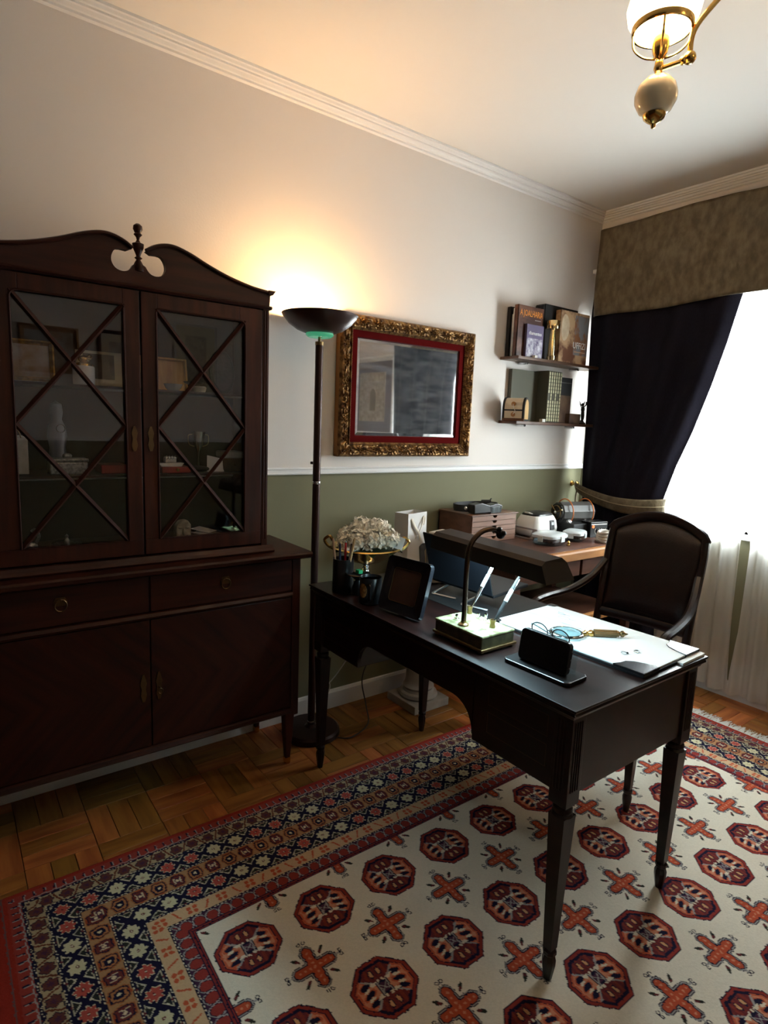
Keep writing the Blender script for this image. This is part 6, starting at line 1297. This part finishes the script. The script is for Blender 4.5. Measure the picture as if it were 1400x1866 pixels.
# ---------------------------------------------------------------- rotary tumbler
tb = thing('rotary_tumbler', 'black rotary tumbler with orange rings and control box on the worktable', 'tumbler', (0.33, 2.950, TZ), rz=math.radians(-10))
B(-0.13, 0.075, -0.115, 0.115, 0, 0.075).build('motor_base', M_BLACKM, tb, bevel=0.004)
ct = B(0.030, 0.105, -0.015, 0.115, 0.0, 0.088).build('control_box', M_BLACK, tb, bevel=0.003)
B(0.1046, 0.1056, -0.009, 0.109, 0.072, 0.076).build('panel_line', M_WHITE, ct)
MB().cyl((0.105, 0.004, 0.062), (0.1075, 0.004, 0.062), 0.0085, n=16).build('pilot_lamp', mat('orange_pilot', (0.8, 0.12, 0.03), 0.3, emit=(1, 0.18, 0.05), estr=0.8), ct)
for y in (0.036, 0.082):
    MB().tube([(0.1065, y + 0.019 * math.cos(PI * 0.75 + i * 1.5 * PI / 20 * 1.0), 0.036 + 0.019 * math.sin(PI * 0.75 + i * 1.5 * PI / 20)) for i in range(21)], 0.0018, 5).build('dial_scale', M_WHITE, ct)
    kn = MB(); kn.cyl((0.105, y, 0.036), (0.116, y, 0.036), 0.011, 0.009, n=18); ko = kn.build('dial', M_BLACK, ct, smooth=True); MB().cyl((0.112, y, 0.036), (0.126, y + 0.008, 0.033), 0.004, n=8).build('dial_pointer', M_CHROME, ko)
bz_ = 0.125; rb = 0.062
br = MB(); ba = Vector((0.10, 1.0, 0.0)).normalized()
c0, c1 = Vector((-0.055, -0.115, bz_)), Vector((-0.035, 0.100, bz_))
n = 16
br.cyl(c0, c1, rb, n=10); br.build('barrel', mat('grey_rubber', (0.075, 0.072, 0.068), 0.45), tb, bevel=0.003)
ax_ = (c1 - c0).normalized(); ee = ax_.orthogonal().normalized(); ff = ax_.cross(ee)
for f_ in (0.22, 0.88):
    p = c0.lerp(c1, f_); MB().tube([p + (rb + 0.014) * (math.cos(2 * PI * i / 40) * ee + math.sin(2 * PI * i / 40) * ff) for i in range(40)], 0.0035, 8, closed=True).build('orange_ring', mat('orange_rubber', (0.62, 0.17, 0.035), 0.4), tb, smooth=True)
cap_ = MB().cyl(c0 - ax_ * 0.010, c0, rb * 0.86, n=24).build('end_cap', M_BLACK, tb, bevel=0.002)
for k in range(3):
    a_ = 2 * PI * k / 3 + 0.4; d_ = (math.cos(a_) * ee + math.sin(a_) * ff); MB().tube([c0 - ax_ * 0.014, c0 - ax_ * 0.014 + d_ * rb * 0.9], 0.004, 6).build('cap_spoke', M_OLDBRASS, cap_)
MB().tube([c0 - ax_ * 0.012 + rb * 0.62 * (math.cos(2 * PI * i / 28) * ee + math.sin(2 * PI * i / 28) * ff) for i in range(28)], 0.003, 6, closed=True).build('cap_ring', M_OLDBRASS, cap_)
MB().ball(tuple(c0 - ax_ * 0.018), 0.010, 10, 8).build('cap_nut', M_CHROME, cap_, smooth=True)
for y in (-0.10, 0.02): MB().cyl((0.012, y, 0.078), (0.012, y + 0.016, 0.078), 0.013, n=16).build('drive_roller', M_CHROME, tb, smooth=True)
# ---------------------------------------------------------------- rolled cloth
cl_ = thing('cotton_rope_coil', 'coil of white cotton rope at the edge of the worktable', 'rope', (0.545, 2.885, TZ), rz=0.3)
for k in range(4): MB().tube([(0.040 * math.cos(2 * PI * i / 24) * (1 - 0.05 * k), 0.055 * math.sin(2 * PI * i / 24) * (1 - 0.05 * k), 0.010 + 0.014 * k + 0.004 * math.sin(4 * PI * i / 24 + k)) for i in range(24)], 0.0085, 8, closed=True).build('rope_turn', mat('cotton_rope', (0.52, 0.46, 0.40), 0.85, col2=(0.40, 0.35, 0.30), scale=(200, 200, 200)), cl_, smooth=True)

# ================================================================== ARMCHAIR
TH = 0.096
ac_ = thing('desk_armchair', 'dark wooden armchair with leather back pad behind the desk', 'chair', (1.024, 2.205, 0), rz=TH)
# rear posts continue from feet to the top of the back
def post(s): return bez([(s * 0.200 + 0.030, 0.262, 0.0085), (s * 0.200 + 0.030, 0.238, 0.25), (s * 0.200 + 0.030, 0.232, 0.45), (s * 0.202 + 0.030, 0.262, 0.66), (s * 0.206 + 0.030, 0.310, 0.88), (s * 0.202 + 0.030, 0.330, 0.975)], 5)
for s in (-1, 1):
    P_ = post(s); MB().tube(P_, [(0.020, 0.016)] * len(P_), 8, flat=(0, 1, 0)).build('rear_post', M_CHAIRW, ac_, smooth=True)
    lg = MB(); lg.lathe([(0.012, 0.10), (0.018, 0.30), (0.022, 0.43)], (s * 0.260, -0.24, 0), sq=True); lo = lg.build('front_leg', M_CHAIRW, ac_, bevel=0.002)
    MB().lathe([(0.012, 0.102), (0.017, 0.096), (0.017, 0.086), (0.013, 0.080), (0.017, 0.068), (0.016, 0.05), (0.010, 0.0085), (0, 0.0085)], (s * 0.260, -0.24, 0), 14).build('turned_foot', M_CHAIRW, lo, smooth=True)
    armp = bez([(s * 0.206 + 0.030, 0.290, 0.82), (s * 0.228 + 0.022, 0.225, 0.745), (s * 0.256 + 0.010, 0.120, 0.690), (s * 0.278, -0.010, 0.672), (s * 0.282, -0.100, 0.664), (s * 0.282, -0.128, 0.645), (s * 0.278, -0.112, 0.622)], 7)
    MB().tube(armp, [(0.015, 0.018)] * len(armp), 8, flat=(0, 0, 1)).build('scroll_arm', M_CHAIRW, ac_, smooth=True)
    sup = bez([(s * 0.280, -0.080, 0.650), (s * 0.276, -0.050, 0.58), (s * 0.268, -0.100, 0.50), (s * 0.262, -0.130, 0.43)], 6)
    MB().tube(sup, [(0.014, 0.014)] * len(sup), 8).build('arm_support', M_CHAIRW, ac_, smooth=True)
# back: arched frame and leather pad
def arc_top(x, w, z0, rise): return z0 + rise * (1 - (x / w) ** 2)
def backpt(x, z, dy=0.0):
    t_ = (z - 0.60) / 0.42; return (x * 0.824 + 0.030, 0.252 + 0.085 * t_ + 0.018 * (1 - (x / 0.25) ** 2) + dy, z)
tr = [backpt(x, (0.975 if abs(x) < 0.2375 else 0.960) + 0.068 * (1 - (x / 0.252) ** 2), 0.0) for x in [-0.252 + 0.504 * i / 24 for i in range(25)]]
MB().tube(tr, [(0.024, 0.015)] * 25, 8, flat=(0, 0, 1)).build('top_rail', M_CHAIRW, ac_, smooth=True)
MB().tube([backpt(x, 0.585) for x in [-0.243 + 0.486 * i / 10 for i in range(11)]], [(0.022, 0.014)] * 11, 8, flat=(0, 0, 1)).build('lower_back_rail', M_CHAIRW, ac_, smooth=True)
def padf(sgn):
    def fn(u, v):
        x = (u - 0.5) * 2 * 0.232; zt = 0.955 + 0.066 * (1 - (x / 0.25) ** 2); z = 0.600 + (zt - 0.600) * v
        e = min(u, 1 - u, v, 1 - v); puff = 0.026 * min(1, e / 0.14) ** 0.5 if sgn < 0 else 0.008
        return backpt(x, z, sgn * puff)
    return fn
MB().grid(padf(-1), 28, 24).grid(padf(1), 28, 24).build('back_pad', M_LEATHER, ac_, smooth=True, ang=70)
st_ = MB().box(-0.272, 0.272, -0.262, 0.245, 0.405, 0.445).build('seat_frame', M_CHAIRW, ac_, bevel=0.006)
def seat(u, v):
    x = (u - 0.5) * 2; y = (v - 0.5) * 2; return (x * 0.255, -0.010 + y * 0.240, 0.446 + 0.048 * (1 - x ** 6) * (1 - y ** 6))
MB().grid(seat, 22, 22).build('seat_pad', M_LEATHER, ac_, smooth=True)
for s in (-1, 1): MB().cyl((s * 0.248, -0.22, 0.22), (s * 0.200 + 0.030, 0.232, 0.22), 0.010, n=10).build('side_stretcher', M_CHAIRW, ac_, smooth=True)
